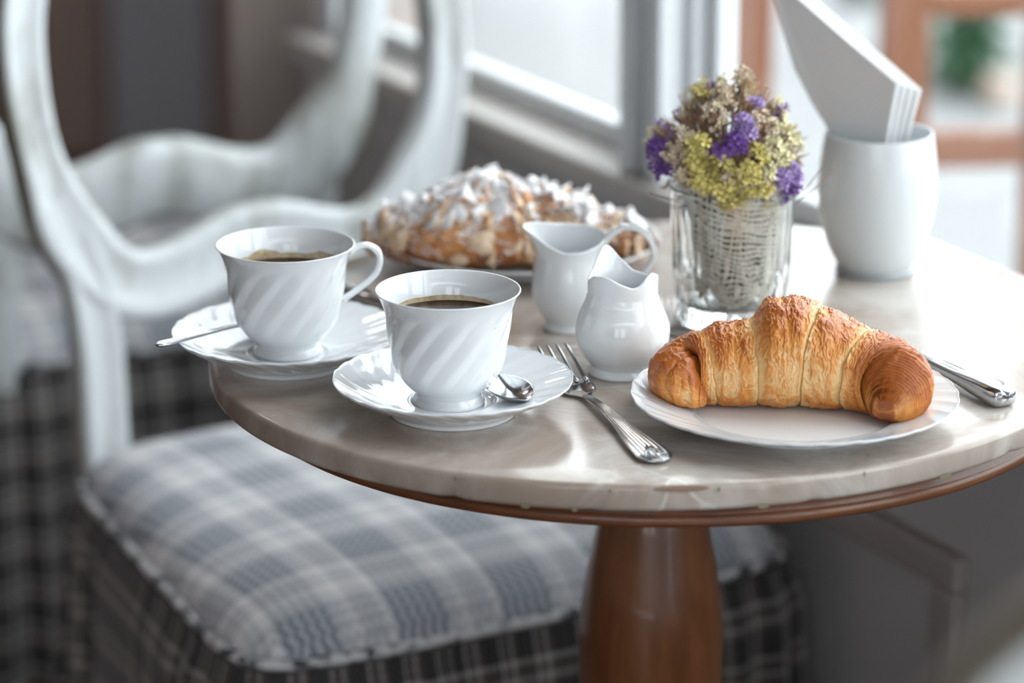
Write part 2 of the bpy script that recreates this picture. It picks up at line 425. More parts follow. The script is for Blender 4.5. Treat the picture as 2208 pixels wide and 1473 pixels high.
# ------------------------------------------------------------------ table
TZ = .74
tab = empty('round_table', (.0947, 2.0549, 0))
tag(tab, 'round pedestal table with pale marble top and varnished brown wood base', 'table')
n = 220; t = np.linspace(0, 2*PI, n, endpoint=False)
A, B, C = .29236, .29764, .00928
def ring(r, z):   # r = inset from the edge
    return np.stack([(A-r)*np.cos(t)+C*np.sin(t), (B-r)*np.sin(t)+C*np.cos(t), z+0*t], 1)
prof = [(.29, TZ), (.2, TZ), (.1, TZ), (.03, TZ), (.0035, TZ), (.0015, TZ-.0006), (.0004, TZ-.0018), (0, TZ-.0035), (0, TZ-.0135), (.0006, TZ-.0155), (.002, TZ-.0165), (.006, TZ-.017), (.28, TZ-.017)]
X = np.stack([ring(a, z) for a, z in prof])
# small chips along the edge
ang = t
for a0, wd, dp, rows in ((-1.50, .035, .003, (4, 5, 6, 7)), (-1.72, .008, .004, (8, 9, 10)), (-1.25, .010, .004, (8, 9, 10)), (-.75, .012, .004, (8, 9, 10)), (-2.0, .010, .003, (8, 9, 10)), (-2.2, .006, .003, (8, 9))):
    k = np.exp(-(((ang-a0 % (2*PI)+PI) % (2*PI)-PI)/wd)**2)
    for r in rows: X[r, :, :2] *= (1-dp*k/.29)[:, None]
    if rows[0] == 4:
        for r in rows: X[r, :, 2] -= .0012*k
gridmesh('marble_top', X, M['marble'], tab, capa=True, capb=True, flip=True)
def chip(tc, hw, z0, z1_, col, nm='edge_chip'):
    k = 14; rows = []
    for j in range(5):
        v = j/4; tt = np.linspace(-1, 1, k); wz = np.sqrt(np.clip(1-tt**2, .02, 1)); a = tc+hw*tt
        zz = (z0+z1_)/2+(v-.5)*(z1_-z0)*wz; inset = -.00025+.0016*np.clip((zz-(TZ-.0035))/.0035, 0, 1)**2.2
        rows.append(np.stack([(A-inset)*np.cos(a)+C*np.sin(a), (B-inset)*np.sin(a)+C*np.cos(a), zz], 1))
    return gridmesh(nm, np.stack(rows), col, tab, wrap=False)
cm = simple('brown_stone_inclusion', (.24, .15, .11), .35); co = simple('olive_stone_inclusion', (.20, .19, .12), .4)
chip(-PI/2+.040, .056, TZ-.0042, TZ-.0006, cm)
for tc, hw in ((-PI/2+.205, .012), (-PI/2+.62, .016), (-PI/2-.27, .010), (-PI/2-.17, .006)): chip(tc, hw, TZ-.0170, TZ-.0140, co)
for tc in (-PI/2-.10, -PI/2+.115, -PI/2+.42, -PI/2-.42): chip(tc, .0022, TZ-.0052, TZ-.0020, co)
def lathe(name, prof, mat, parent=None, n=96, capa=False, capb=False, k=None, fn=None):
    p = np.asarray(prof, float)
    if k: p = curve(p, k)
    th = np.linspace(0, 2*PI, n, endpoint=False)
    r = p[:, 0][:, None]+0*th; z = p[:, 1][:, None]+0*th
    if fn: r, z = fn(r, z, th)
    X = np.stack([r*np.cos(th), r*np.sin(th), z], -1)
    return gridmesh(name, X, mat, parent, capa=capa, capb=capb, flip=False)
# apron ring under the marble: dark groove side, lighter bottom edge
z1 = TZ-.017
lathe('wood_apron', [(.05, z1-.020), (.267, z1-.020), (.2705, z1-.019), (.272, z1-.017), (.272, z1-.014), (.2705, z1-.012), (.2695, z1-.011), (.2695, z1), (.05, z1)], M['apron_wood'], tab, 200, True, True)
lathe('pedestal', [(.0, .0), (.20, .0), (.205, .012), (.20, .026), (.16, .045), (.10, .07), (.06, .10), (.045, .13), (.042, .17), (.050, .21), (.0510, .26), (.0500, .30), (.0490, .36), (.0486, .43), (.0488, .50), (.0490, .525), (.0484, .540), (.0470, .555), (.0445, .572), (.0412, .590), (.0375, .610), (.0340, .630), (.034, .66), (.045, .69), (.06, .704)], M['table_wood'], tab, 96, False, True, k=150)

# ------------------------------------------------------------------ porcelain
CUP = [(.0185, .0005), (.0200, 0), (.0218, .0), (.0222, .0015), (.0212, .004), (.0200, .0060), (.0212, .0082), (.0246, .0115), (.0278, .0150), (.0308, .0195), (.0330, .025), (.0347, .031), (.0360, .0375), (.0369, .044), (.0376, .050), (.0385, .056), (.0399, .0620), (.0417, .0670), (.0436, .0706), (.0444, .0716),
       (.0440, .0721), (.0431, .0716), (.0416, .068), (.0399, .0635), (.0383, .058), (.0371, .052), (.0360, .045), (.0347, .037), (.0330, .029), (.0300, .021), (.025, .0135), (.015, .0095), (.004, .0085), (.0, .0085)]
def saw(ph):
    f = ph-np.floor(ph); return np.where(f < .80, f/.80, (1-f)/.20)*2-1
def swirl_cup(r, z, th):
    nv = r.shape[0]
    outer = (np.arange(nv) < nv*19/(len(CUP)-1))[:, None]
    wgt = smooth(.012, .024, z)*(1-smooth(.056, .065, z))*outer
    tw = (z-.02)/.045*.95
    ph = 13*(th-tw)/(2*PI); f = ph-np.floor(ph); tri = np.where(f < .58, f/.29-1, 1-(f-.58)/.21); d = tri*(1-.10*tri**2)*.00078*wgt
    return r+d, z
def make_handle(parent, k=1., dz=0.):
    pts = curve([(.0414, .0655), (.0465, .0690), (.0535, .0690), (.0590, .0650), (.0606, .0590), (.0585, .0515), (.0530, .0455), (.0450, .0395), (.0392, .0356), (.0362, .0335)], 60)
    pts[:, 0] = np.where(pts[:, 0] > .0414, .0414+(pts[:, 0]-.0414)*k, pts[:, 0]+dz*.22); pts[:, 1] += dz
    path = np.stack([pts[:, 0], 0*pts[:, 0], pts[:, 1]], 1)
    tg = np.gradient(path, axis=0); tg /= np.linalg.norm(tg, axis=1)[:, None]
    Bv = np.tile([0, 1., 0], (60, 1)); Nv = np.cross(tg, Bv)
    a = np.linspace(0, 2*PI, 18, endpoint=False)
    sec = np.stack([np.sign(np.cos(a))*abs(np.cos(a))**.8*.0018, np.sign(np.sin(a))*abs(np.sin(a))**.8*.0034], 1)
    s = 1+.30*np.exp(-((np.arange(60)-0)/6.)**2)+.25*np.exp(-((np.arange(60)-59)/6.)**2)+.3*np.exp(-((np.arange(60)-19)/3.)**2)
    return gridmesh('handle', sweep(path, sec, Nv, Bv, scale=np.stack([s, 1+.0*s], 1)), M['porcelain'], parent, capa=True, capb=True)
def make_cup(loc, hrot, label, level, crema):
    root = empty('coffee_cup', loc, hrot); tag(root, label, 'cup', 'porcelain coffee cups')
    lathe('cup_body', CUP, M['porcelain'], root, 240, capa=True, k=(len(CUP)-1)*6+1, fn=swirl_cup)
    make_handle(root, *((1., 0.) if crema > .005 else (.80, -.0042)))
    ri = np.interp(level, [.045, .052, .058, .0635], [.0360, .0371, .0383, .0399])
    o = lathe('coffee', [(0, level), (.01, level), (.03, level), (ri-.0008, level), (ri+.0004, level+.0005)], M['coffee'], root, 64)
    # dried ring above the coffee
    th = np.linspace(0, 2*PI, 160, endpoint=False); rows = []
    top = crema*(.65+.5*fbm(np.stack([np.cos(th)*3, np.sin(th)*3, th*0+level*99], 1), 3, 5))
    for k in range(6):
        z = level+.0001+np.maximum(top, .0004)*k/5
        r = np.interp(z, [.045, .052, .058, .0635], [.0360, .0371, .0383, .0399])-.00018
        rows.append(np.stack([r*np.cos(th), r*np.sin(th), z], 1))
    gridmesh('coffee_stain', np.stack(rows), M['stain'], root, flip=True)
    return root
def make_saucer(loc, label, rot=0):
    prof = [(.0, .0062), (.012, .0060), (.022, .0060), (.0245, .0066), (.0262, .0078), (.029, .0080), (.036, .0087), (.044, .0104), (.052, .0128), (.060, .0160), (.067, .0193), (.0722, .0218), (.0732, .0226), (.0735, .0221), (.0728, .0208), (.067, .0172), (.058, .0126), (.048, .0078), (.0415, .0046), (.0395, .0028), (.0388, .0006), (.0378, 0), (.0365, .0006), (.0358, .0030), (.02, .0030), (0, .0030)]
    def fn(r, z, th):
        wgt = smooth(.036, .066, r)
        ph = 26*(th+(r-.04)*11)/(2*PI)
        f = .6*np.cos(2*PI*ph)+.4*saw(ph)
        sc2 = 1+.006*smooth(.064, .0735, r)*(.35*np.cos(2*PI*ph)+.65*np.abs(np.sin(6.5*th+1)))
        return r*sc2, z+.00058*wgt*f
    o = lathe('saucer', prof, M['porcelain'], None, 360, k=151, fn=fn)
    o.location = loc; o.rotation_euler.z = rot; tag(o, label, 'saucer', 'porcelain saucers'); return o
SR = (-.0362, 1.8918); SL = (-.1442, 1.9927)
make_saucer((*SL, TZ), 'scalloped white saucer under the cup at the table\'s left edge, with spoon handle across it', .4)
make_saucer((*SR, TZ), 'scalloped white saucer in front, holding a cup and a shiny teaspoon bowl')
make_cup((-.1445, 1.9965, TZ+.0061), math.radians(8), 'white swirl-fluted porcelain cup of black coffee with handle to the right and tan crema ring', .0525, .0075)
make_cup((-.0388, 1.8925, TZ+.0061), math.radians(83), 'white swirl-fluted porcelain cup of black coffee on the front saucer, handle hidden behind', .0540, .0040)

def make_plate(loc, label, rot=0):
    prof = [(0, .0042), (.03, .0042), (.056, .0044), (.0600, .0048), (.0622, .0060), (.0640, .0072), (.0665, .0080), (.074, .0098), (.084, .0126), (.092, .0150), (.0980, .0168), (.0992, .0174), (.0996, .0168), (.0986, .0154), (.090, .0120), (.078, .0082), (.066, .0046), (.0600, .0026), (.0585, .0), (.0565, .0), (.055, .0022), (.03, .0022), (0, .0022)]
    def fn(r, z, th):
        wgt = smooth(.066, .090, r); ph = 30*(th+(r-.066)*12)/(2*PI)
        return r*(1+.0028*smooth(.088, .0996, r)*np.cos(2*PI*ph)), z+.00050*wgt*(.5*saw(ph)+.5*np.cos(2*PI*ph))
    o = lathe('dessert_plate', prof, M['porcelain'], None, 420, k=140, fn=fn)
    o.location = loc; o.rotation_euler.z = rot; tag(o, label, 'plate', 'fluted dessert plates'); return o
PC = (.1718, 1.8791); PA = (.0062, 2.2435)
make_plate((*PC, TZ), 'fluted white plate under the plain golden croissant')
make_plate((*PA, TZ), 'fluted white plate at the back under the almond croissant', .1)

# ------------------------------------------------------------------ creamers
def make_creamer(loc, prof, rimtab, name, label, spout, handle=None, hrot=0, lip=.0):
    """prof: (r,z) up to the neck; rimtab: (deg, height); spout: (deg, reach, width)"""
    root = empty(name, loc); tag(root, label, 'jug', 'white milk jugs')
    n = 180; th = np.linspace(-PI, PI, n, endpoint=False); deg = np.degrees(th)
    rt = sorted(rimtab); dx = np.array([a for a, _ in rt]); dz = np.array([z for _, z in rt])
    dx = np.concatenate([dx-360, dx, dx+360]); dz = np.tile(dz, 3)
    H = np.interp(deg, dx, dz)
    for _ in range(3): H = (np.roll(H, 1)+2*H+np.roll(H, -1))/4
    P = curve(prof, 60); zn = P[-1, 1]; rn = P[-1, 0]
    dd = (deg-spout[0]+180) % 360-180; sp = np.exp(-(dd/spout[2])**2)
    rows = []
    for r, z in P: rows.append(np.stack([r*np.cos(th), r*np.sin(th), z+0*th], 1))
    for k in range(1, 13):
        u = k/12; z = zn+(H-zn)*u
        r = rn+lip*u**2+spout[1]*sp*u**1.6
        rows.append(np.stack([r*np.cos(th), r*np.sin(th), z], 1))
    ro = rows[-1]; tk = .0016
    for u, dzz in ((.35, .0007), (.8, .0006), (1, -.0003)):
        q = ro.copy(); rad = np.linalg.norm(ro[:, :2], axis=1); q[:, :2] *= ((rad-tk*u)/rad)[:, None]; q[:, 2] += dzz; rows.append(q)
    for k in range(11, 0, -1):
        u = k/12; z = zn+(H-zn)*u-.0003
        r = rn+lip*u**2+spout[1]*sp*u**1.6-tk
        rows.append(np.stack([r*np.cos(th), r*np.sin(th), z], 1))
    for r, z in P[::-1]:
        if z < .006: break
        rows.append(np.stack([(r-tk)*np.cos(th), (r-tk)*np.sin(th), z+0*th], 1))
    rows.append(rows[-1]*np.array([.01, .01, 1]))
    gridmesh('jug_body', np.stack(rows), M['porcelain'], root, capa=True)
    if handle:
        pts = curve(handle, 70); c, s = math.cos(hrot), math.sin(hrot)
        path = np.stack([pts[:, 0]*c, pts[:, 0]*s, pts[:, 1]], 1)
        tg = np.gradient(path, axis=0); tg /= np.linalg.norm(tg, axis=1)[:, None]
        Bv = np.tile([-s, c, 0.], (70, 1)); Nv = np.cross(tg, Bv)
        a = np.linspace(0, 2*PI, 16, endpoint=False)
        sec = np.stack([np.cos(a)*.0020, np.sign(np.sin(a))*abs(np.sin(a))**.7*.0042], 1)
        kk = np.arange(70); sx = 1+.5*np.exp(-(kk/8.)**2)+.5*np.exp(-((kk-69)/8.)**2)
        sy = 1+.25*np.exp(-((kk-27)/7.)**2)
        gridmesh('handle', sweep(path, sec, Nv, Bv, scale=np.stack([sx, sy], 1)), M['porcelain'], root, capa=True, capb=True)
    return root
make_creamer((.0702, 1.9722, TZ), [(.0200, 0), (.0216, .0002), (.0220, .0018), (.0208, .0040), (.0200, .0058), (.0222, .0085), (.0262, .0135), (.0290, .0195), (.0300, .0260), (.0293, .0335), (.0270, .0410), (.0242, .0475), (.0224, .0530)],
             [(-180, .0600), (-165, .0630), (-150, .0660), (-130, .0675), (-115, .0668), (-95, .0635), (-76, .0607), (-63, .0620), (-50, .0668), (-36, .0690), (-15, .0660), (10, .0625), (45, .0597), (72, .0615), (92, .0680), (108, .0765), (116, .0765), (130, .0700), (150, .0640)],
             'milk_jug', 'small pot-bellied white milk jug with wavy rim and pointed spout, beside the golden croissant', (112, .0060, 22))
make_creamer((.0385, 2.0705, TZ), [(.0155, 0), (.0172, .0002), (.0178, .0018), (.0170, .0040), (.0172, .0065), (.0202, .0110), (.0235, .0170), (.0254, .0235), (.0258, .0300), (.0250, .0380), (.0236, .0450), (.0228, .0510)],
             [(-180, .0700), (-160, .0675), (-130, .0610), (-100, .0570), (-70, .0575), (-40, .0600), (0, .0640), (40, .0645), (80, .0650), (120, .0660), (150, .0690)],
             'cream_jug', 'taller white cream jug with left-pointing spout and looped handle, behind the pot-bellied one', (180, .0080, 30),
             handle=[(.0215, .0590), (.0270, .0655), (.0350, .0705), (.0440, .0705), (.0500, .0670), (.0545, .0600), (.0560, .0520), (.0520, .0435), (.0440, .0345), (.0330, .0255), (.0235, .0200)], hrot=math.radians(-8), lip=.001)

# ------------------------------------------------------------------ cutlery
def plate_solid(name, st, parent=None, ribs=0, nseg=17, dome=.0):
    """st rows: x, z(centre), halfwidth, thickness ; cross section across y"""
    st = np.asarray(st, float); K = (len(st)-1)*8+1; P = curve(st, K)
    y = np.linspace(-1, 1, nseg); rows = []
    for x, z, w_, t_ in P:
        prof = np.sqrt(np.clip(1-abs(y)**5, 0, 1))
        rib = (.00045*np.cos(y*PI*ribs) if ribs else 0)*smooth(.0, .4, (w_-.0022)/.003)
        top = z+t_*.5*prof+rib*prof+dome*prof*(1-y*y); bot = z-t_*.5*prof
        up = np.stack([x+0*y, y*w_, top], 1); dn = np.stack([x+0*y, y*w_, bot], 1)[::-1]
        rows.append(np.concatenate([up, dn[1:-1]]))
    return gridmesh(name, np.stack(rows), M['steel'], parent, capa=True, capb=True)
def bowl(name, L_, W_, dp, parent, z0=0., tk=.0010, arch=0.):
    """spoon or fork bowl from x=0 (neck) to x=-L"""
    nu, nv = 33, 41; u = np.linspace(0, 1, nv); v = np.linspace(-1, 1, nu)
    hw = W_*np.clip(np.sin(PI*np.clip(u, 0, 1)**.85), 0, 1)**.62
    hw[0] = .0016; hw = np.maximum(hw, .0006); hw[:4] = np.maximum(hw[:4], .0018)
    X = []
    for i in range(nv):
        dep = dp*np.sin(PI*u[i])**.9*(1-v**2)
        z = z0-dep+dp*.25*abs(np.cos(PI*u[i]))*0
        row = np.stack([-L_*u[i]+0*v, v*hw[i], z], 1)
        low = row[::-1].copy(); low[:, 2] -= tk*(1-abs(v[::-1])**4)+.0001
        X.append(np.concatenate([row, low[1:-1]]))
    return gridmesh(name, np.stack(X), M['steel'], parent, capa=True, capb=True)
def place_line(root, a, b_, za, zb):
    """local -x end of the thing (head) at b_, local +x end at a"""
    a = Vector((*a, za)); b_ = Vector((*b_, zb)); x = (a-b_).normalized(); z = Vector((0, 0, 1)); y = z.cross(x).normalized(); z = x.cross(y)
    root.matrix_world = Matrix.Translation(b_) @ Matrix((x, y, z)).transposed().to_4x4()
# front teaspoon: bowl right of the cup, handle behind it, up onto the far rim of the saucer
def teaspoon(label):
    r = empty('teaspoon'); tag(r, label, 'spoon', 'teaspoons on the saucers')
    bowl('bowl', .042, .0148, .0064, r)
    h = plate_solid('handle', [(-.003, 0, .0022, .0018), (.008, .0012, .0018, .0020), (.03, .0016, .0020, .0019), (.055, .001, .0030, .0018), (.078, .0004, .0042, .0018), (.088, .0002, .0046, .0020), (.0925, .0001, .0036, .0020), (.0945, 0, .0012, .0014)], r, ribs=5)
    return r
sp = teaspoon('polished teaspoon lying behind the front cup, bowl showing at its right')
sp.matrix_world = Matrix.Translation((-.0117, 1.9095, TZ+.0185)) @ Matrix.Rotation(math.radians(120), 4, 'Z') @ Matrix.Rotation(math.radians(-6), 4, 'Y')
sp2 = teaspoon('thin teaspoon whose handle juts out left over the rim of the left saucer')
place_line(sp2, (-.2190, 1.9480), (-.1640, 2.0180), TZ+.0262, TZ+.0190)
# fork
fk = empty('dinner_fork'); tag(fk, 'dinner fork with ribbed handle lying between the front saucer and the croissant plate', 'fork')
hd = plate_solid('handle', [(.0, .0018, .0030, .0026), (.012, .0030, .0028, .0030), (.03, .0036, .0034, .0032), (.06, .0032, .0054, .0030), (.09, .0026, .0092, .0028), (.112, .0022, .0108, .0028), (.120, .0020, .0105, .0030), (.125, .0018, .0075, .0030), (.1275, .0016, .0025, .0024)], fk, ribs=8, nseg=41)
# raised tip plate with a shell motif
hk = MB()
for k in range(5):
    a = (k-2)*.45
    hk.tube([(.1235-.003*abs(k-2)*.5, (k-2)*.0034, .0036), (.112+.0015*abs(k-2), (k-2)*.0020, .0040), (.104+.003*abs(k-2), (k-2)*.0012, .0040)], [.0007, .0010, .0005], 6)
hk.build('shell_ornament', M['steel'], hd, True)
head = gridmesh('head', (lambda u, v: np.stack([np.concatenate([
    np.stack([-x+0*v, v*w_, z-.0035*(1-v*v)*dd], 1), np.stack([-x+0*v, v*w_, z-.0035*(1-v*v)*dd-.0014*(1-abs(v)**4)-.0002], 1)[::-1][1:-1]]) for x, z, w_, dd in u]))(
    curve([(-.002, .0026, .0030, 0), (.004, .0020, .0048, .3), (.010, .0018, .0095, .8), (.017, .0022, .0118, 1), (.026, .0036, .0122, 1), (.0285, .0042, .0122, 1)], 30), np.linspace(-1, 1, 25)), M['steel'], fk, capa=True, capb=True)
for k in range(4):
    y0 = (k-1.5)*.0065
    P = curve([(-.027, y0, .0030+.0003), (-.040, y0*1.0, .0072), (-.052, y0*.98, .0118), (-.062, y0*.96, .0152), (-.0665, y0*.95, .0162)], 12)
    mb = MB().tube([tuple(p) for p in P], list(np.linspace(.0017, .0008, 12)), 8)
    mb.build('tine', M['steel'], head, True)
fk.matrix_world = Matrix.Translation((.0462, 1.9140, TZ+.0006)) @ Matrix.Rotation(math.atan2(1.808-1.9140, .0815-.0462), 4, 'Z')
# knives
def knife(label, L_=.10, blade=.115, thick=.0120, w0=.0100):
    r = empty('table_knife'); tag(r, label, 'knife')
    st = [(0, 0, .0050, .0055), (.006, 0, .0062, .0070), (.02, 0, .0066, .0072), (.05, 0, .0072, .0076), (L_*.8, 0, w0*.97, thick), (L_*.92, 0, w0*1.04, thick*1.06), (L_*.97, 0, w0*.86, thick*.95), (L_*.992, 0, w0*.5, thick*.62), (L_, 0, w0*.12, thick*.2)]
    h = plate_solid('handle', st, r, ribs=0, nseg=25, dome=.0006)
    for y in (-.0022, .0022):
        MB().tube([(.012, y*.8, .0036), (.05, y, .0040), (L_*.84, y*1.15, .0044)], .0007, 6).build('raised_rib', M['steel'], h, True)
    plate_solid('blade', [(.002, 0, .0035, .003), (-.006, 0, .0075, .0022), (-.03, 0, .0090, .0017), (-blade*.7, 0, .0092, .0014), (-blade*.92, 0, .0070, .0011), (-blade, 0, .001, .0008)], r)
    return r
k1 = knife('table knife with thick chrome handle lying at the right of the croissant plate')
k1.matrix_world = Matrix.Translation((.2590, 1.9870, TZ+.0064)) @ Matrix.Rotation(math.atan2(1.8905-1.9870, .3090-.2590), 4, 'Z')
k2 = knife('table knife lying half hidden behind the two coffee cups, before the almond croissant plate', .085, .075, .0045, .0055)
k2.matrix_world = Matrix.Translation((-.0640, 2.0870, TZ+.0038)) @ Matrix.Rotation(math.atan2(2.1500-2.0870, -.1140+.0640), 4, 'Z')

# ------------------------------------------------------------------ croissants
def croissant(name, ctrl, breaks, loc, mat, nS, nT, seed, crust, zsq=1.0, rip=1.0):
    """ctrl rows x,y,R,zlift (mm) from the left tip to the right tip"""
    ctrl = np.asarray(ctrl, float)/1000
    P = curve(ctrl, nS); u = np.linspace(0, 1, nS)
    ds = np.linalg.norm(np.diff(P[:, :2], axis=0), axis=1); arc = np.concatenate([[0], np.cumsum(ds)]); arc /= arc[-1]
    # resample evenly along the arc
    uu = np.linspace(0, 1, nS); P = np.stack([np.interp(uu, arc, P[:, k]) for k in range(4)], 1)
    for _ in range(10): P[1:-1, :2] = (P[:-2, :2]+2*P[1:-1, :2]+P[2:, :2])/4
    tg = np.gradient(P[:, :2], axis=0); tg /= np.linalg.norm(tg, axis=1)[:, None]
    nx, ny = tg[:, 1], -tg[:, 0]       # horizontal normal, pointing to -y for +x travel
    th = np.linspace(0, 2*PI, nT, endpoint=False)
    S = uu[:, None]+0*th; T = th[None, :]+0*S
    ct, st = np.cos(T), np.sin(T)
    # coiled wraps: pillowed segments between slanting creases; front(-y) is ct>0
    prof = np.zeros_like(S); crease = np.ones_like(S); seg = np.zeros_like(S)
    wob = .012*fbm(np.stack([ct*2, st*2, S*6], -1), 3, seed+3)
    Sw = S+wob
    bl = [0]+[b_[0] for b_ in breaks]+[1]; sl = [0]+[b_[1] for b_ in breaks]+[0]; dp = [0]+[b_[2] for b_ in breaks]+[0]
    for k in range(len(bl)-1):
        a = bl[k]+sl[k]*(ct*.6-st*.8); b_ = bl[k+1]+sl[k+1]*(ct*.6-st*.8)
        inside = (Sw >= a) & (Sw < b_); t_ = np.clip((Sw-a)/(b_-a), 0, 1)
        mid = .5*(bl[k]+bl[k+1])
        # the inner wrap lies on top of the outer: steep on the tip side, gentle on the centre side
        q = t_ if mid < .5 else 1-t_          # q=0 on tip side
        f = (1-(1-np.clip(q/.22, 0, 1))**2)*.65+.35*np.sin(PI*np.clip(q, 0, 1))
        if abs(mid-.5) < .09: f = (np.sin(PI*t_)**.35)
        if k == 0 or k == len(bl)-2: f = np.where(q < .5, 1, f)
        prof = np.where(inside, f, prof); seg = np.where(inside, k, seg)
        crease = np.where(inside, np.minimum(t_, 1-t_)*(bl[k+1]-bl[k]), crease)
    R = P[:, 2][:, None]
    endt = np.minimum(S, 1-S)
    depth = .15*smooth(.0, .12, endt)
    r = R*(1-depth+depth*prof)
    circ = np.stack([P[:, 0][:, None]+nx[:, None]*R*ct, P[:, 1][:, None]+ny[:, None]*R*ct, R*st], -1)
    # stretched wrinkles running round the body, layer ridges, blisters
    q = np.stack([S*170/4.2, ct*.85, st*.85], -1)
    w1 = fbm(q+.5*fbm(circ*90, 2, seed)[..., None], 4, seed+11)
    tipw = smooth(.30, .02, endt)
    rdg = np.abs(np.sin((S*84+620*np.maximum(0, .021-R)*smooth(.14, .05, endt)+.7*fbm(circ*60, 3, seed+5))*PI))**.7
    w2 = fbm(circ*300, 4, seed+23)
    bl2 = np.maximum(0, fbm(circ*130, 3, seed+31))
    tq = 3.2*fbm(np.stack([S*170/7, ct*2.2, st*2.2], -1), 4, seed+41)+S*40*np.where(S < .5, -1, 1)*.35; tf = tq-np.floor(tq); terr = smooth(.0, .16, tf)-tf
    r = r+rip*(.0011*w1*(.5+.8*smooth(.0, .05, crease))+.0021*(rdg-.5)*tipw+.00055*w2+.0026*bl2*smooth(0, .6, st)+.0008*terr*(1-.7*tipw))
    r = r+.0008*np.exp(-((S-.49)/.05)**2)*smooth(.55, .9, st)*(1+.8*w2)*(rip < 2)
    sq = np.where(st < 0, .80, 1.0)
    # asymmetrical hump flattening at the base
    Z = (P[:, 2]+P[:, 3])[:, None]*zsq+r*st*zsq
    X = np.stack([P[:, 0][:, None]+nx[:, None]*r*ct, P[:, 1][:, None]+ny[:, None]*r*ct, Z], -1)
    flo = P[:, 3][:, None]*1.0
    X[..., 2] = np.where(X[..., 2] < flo+.004, flo+.004-(flo+.004-X[..., 2])*.35, X[..., 2])
    X[..., 2] -= (X[..., 2].min())
    o = gridmesh(name, X, mat, None, capa=True, capb=True, flip=True)
    du = np.gradient(X, axis=0); dv = np.roll(X, -1, 1)-np.roll(X, 1, 1); nn_ = np.cross(du, dv); nn_ /= np.linalg.norm(nn_, axis=2)[..., None]+1e-12
    C = crust(X, S, st, ct, prof, crease, w1, w2, bl2, rdg, tipw, endt, nn_, terr)
    colattr(o, 'crust', C.reshape(-1, 3)); o.location = loc
    return o, X, nn_
def lerp(a, b_, f): return np.asarray(a)*(1-f[..., None])+np.asarray(b_)*f[..., None]
def crust_plain(X, S, st, ct, prof, crease, w1, w2, bl2, rdg, tipw, endt, nrm, terr):
    pale = (.80, .52, .24); gold = (.66, .27, .05); brown = (.37, .088, .013)
    hv = .5+.5*fbm(X*45, 3, 77)
    b = .20+.52*smooth(-.1, .9, st)*smooth(.3, 1, prof)+.22*tipw+.45*w1+.55*(hv-.5)+.55*bl2+.30*terr
    midl = np.exp(-((S-.54)/.085)**2)                  # the central wrap stays pale on its flank
    b = b-.40*midl*smooth(.97, .3, st)-.45*smooth(.030, .0, crease)*smooth(.05, .15, endt)+.35*smooth(-.45, -.95, st)+.26*tipw*(rdg-.6)
    b = np.clip(b, 0, 1)
    c = lerp(pale, gold, smooth(.05, .48, b)); c = lerp(c, brown, smooth(.45, 1.0, b)*.85)
    return c
ctrl = [(-53, -3, 3, 6), (-56, -2, 9, 4), (-62, 2, 15.0, 3.5), (-70, 11, 17.5, 4), (-64, 17, 21.5, 2), (-47, 19, 25.5, 0), (-27, 19, 28, 0), (-16, 19, 33.2, 0), (-4, 19, 33.4, 0), (8, 18, 33.6, 0), (21, 15, 31.4, 0), (34, 11, 28, 0), (49, 4, 25.5, 0), (58, -6, 23.5, 0), (60, -14, 22, 1.5), (58, -21, 19.5, 1.5), (55, -27, 15, 2), (53, -30, 9, 4), (52, -31, 3, 8)]
o, _, _ = croissant('croissant', ctrl, [(.225, .025, 1), (.375, .012, 1), (.575, -.030, 1), (.73, -.030, 1)], (PC[0], PC[1], TZ+.0043), M['croissant_crust'], 760, 420, 3, crust_plain)
tag(o, 'plain golden-brown flaky croissant on the front right plate', 'croissant')

def crust_almond(X, S, st, ct, prof, crease, w1, w2, bl2, rdg, tipw, endt, nrm, terr):
    gold = (.62, .29, .10); brown = (.28, .10, .04); pale = (.80, .58, .33)
    b = np.clip(.35+.5*w1+.4*tipw+.3*bl2+.3*smooth(.2, -.6, st), 0, 1)
    c = lerp(pale, gold, smooth(0, .4, b)); c = lerp(c, brown, smooth(.4, 1, b))
    sug = smooth(-.02, .22, .62*nrm[..., 2]+.45*fbm(X*70, 3, 5)+.18*w2-.03)
    return lerp(c, (.86, .86, .88), sug*.92)
ctrl2 = [(-108, 26, 3, 12), (-103, 22, 9, 9), (-92, 14, 17, 5), (-73, 0, 26, 2), (-52, -8, 34, 0), (-28, -2, 40, 0), (-8, 4, 38, 0), (16, 6, 32, 0), (40, 4, 29, 0), (60, 2, 23, 2), (80, 2, 16, 5), (92, 3, 9, 9), (97, 4, 3, 13)]
ac, AX, AN = croissant('almond_croissant', ctrl2, [(.22, .02, 1), (.40, .02, 1), (.60, -.03, 1), (.78, -.02, 1)], (PA[0]-.001, PA[1]-.028, TZ+.0043), M['sugared_crust'], 420, 240, 9, crust_almond, .80, 3.2)
tag(ac, 'almond croissant dusted with powdered sugar on the back plate', 'croissant')
def flake_mesh(seed, mat):
    n = 10; V = []; F = []
    for zz in (0, .0006):
        for k in range(n):
            a = 2*PI*k/n; rx, ry = .0068, .0046*(1-.22*math.cos(a)); x, y = rx*math.cos(a), ry*math.sin(a)
            V.append((x, y, zz+.0013*(x/.006)**2*(1 if seed % 2 else -.6)+.0005*math.sin(a*2+seed)))
        V.append((0, 0, zz))
    for k in range(n):
        k2 = (k+1) % n; F += [(n, k2, k), (2*n+1, n+1+k, n+1+k2), (k, k2, n+1+k2, n+1+k)]
    me = bpy.data.meshes.new('almond_flake'); me.from_pydata(V, [], F); me.materials.append(mat); me.polygons.foreach_set('use_smooth', [True]*len(F)); return me
FM = [flake_mesh(k, M[['almond', 'almond_sugared', 'almond_toasted', 'almond', 'almond_sugared', 'almond_sugared'][k]]) for k in range(6)]
cnt = 0; tries = 0
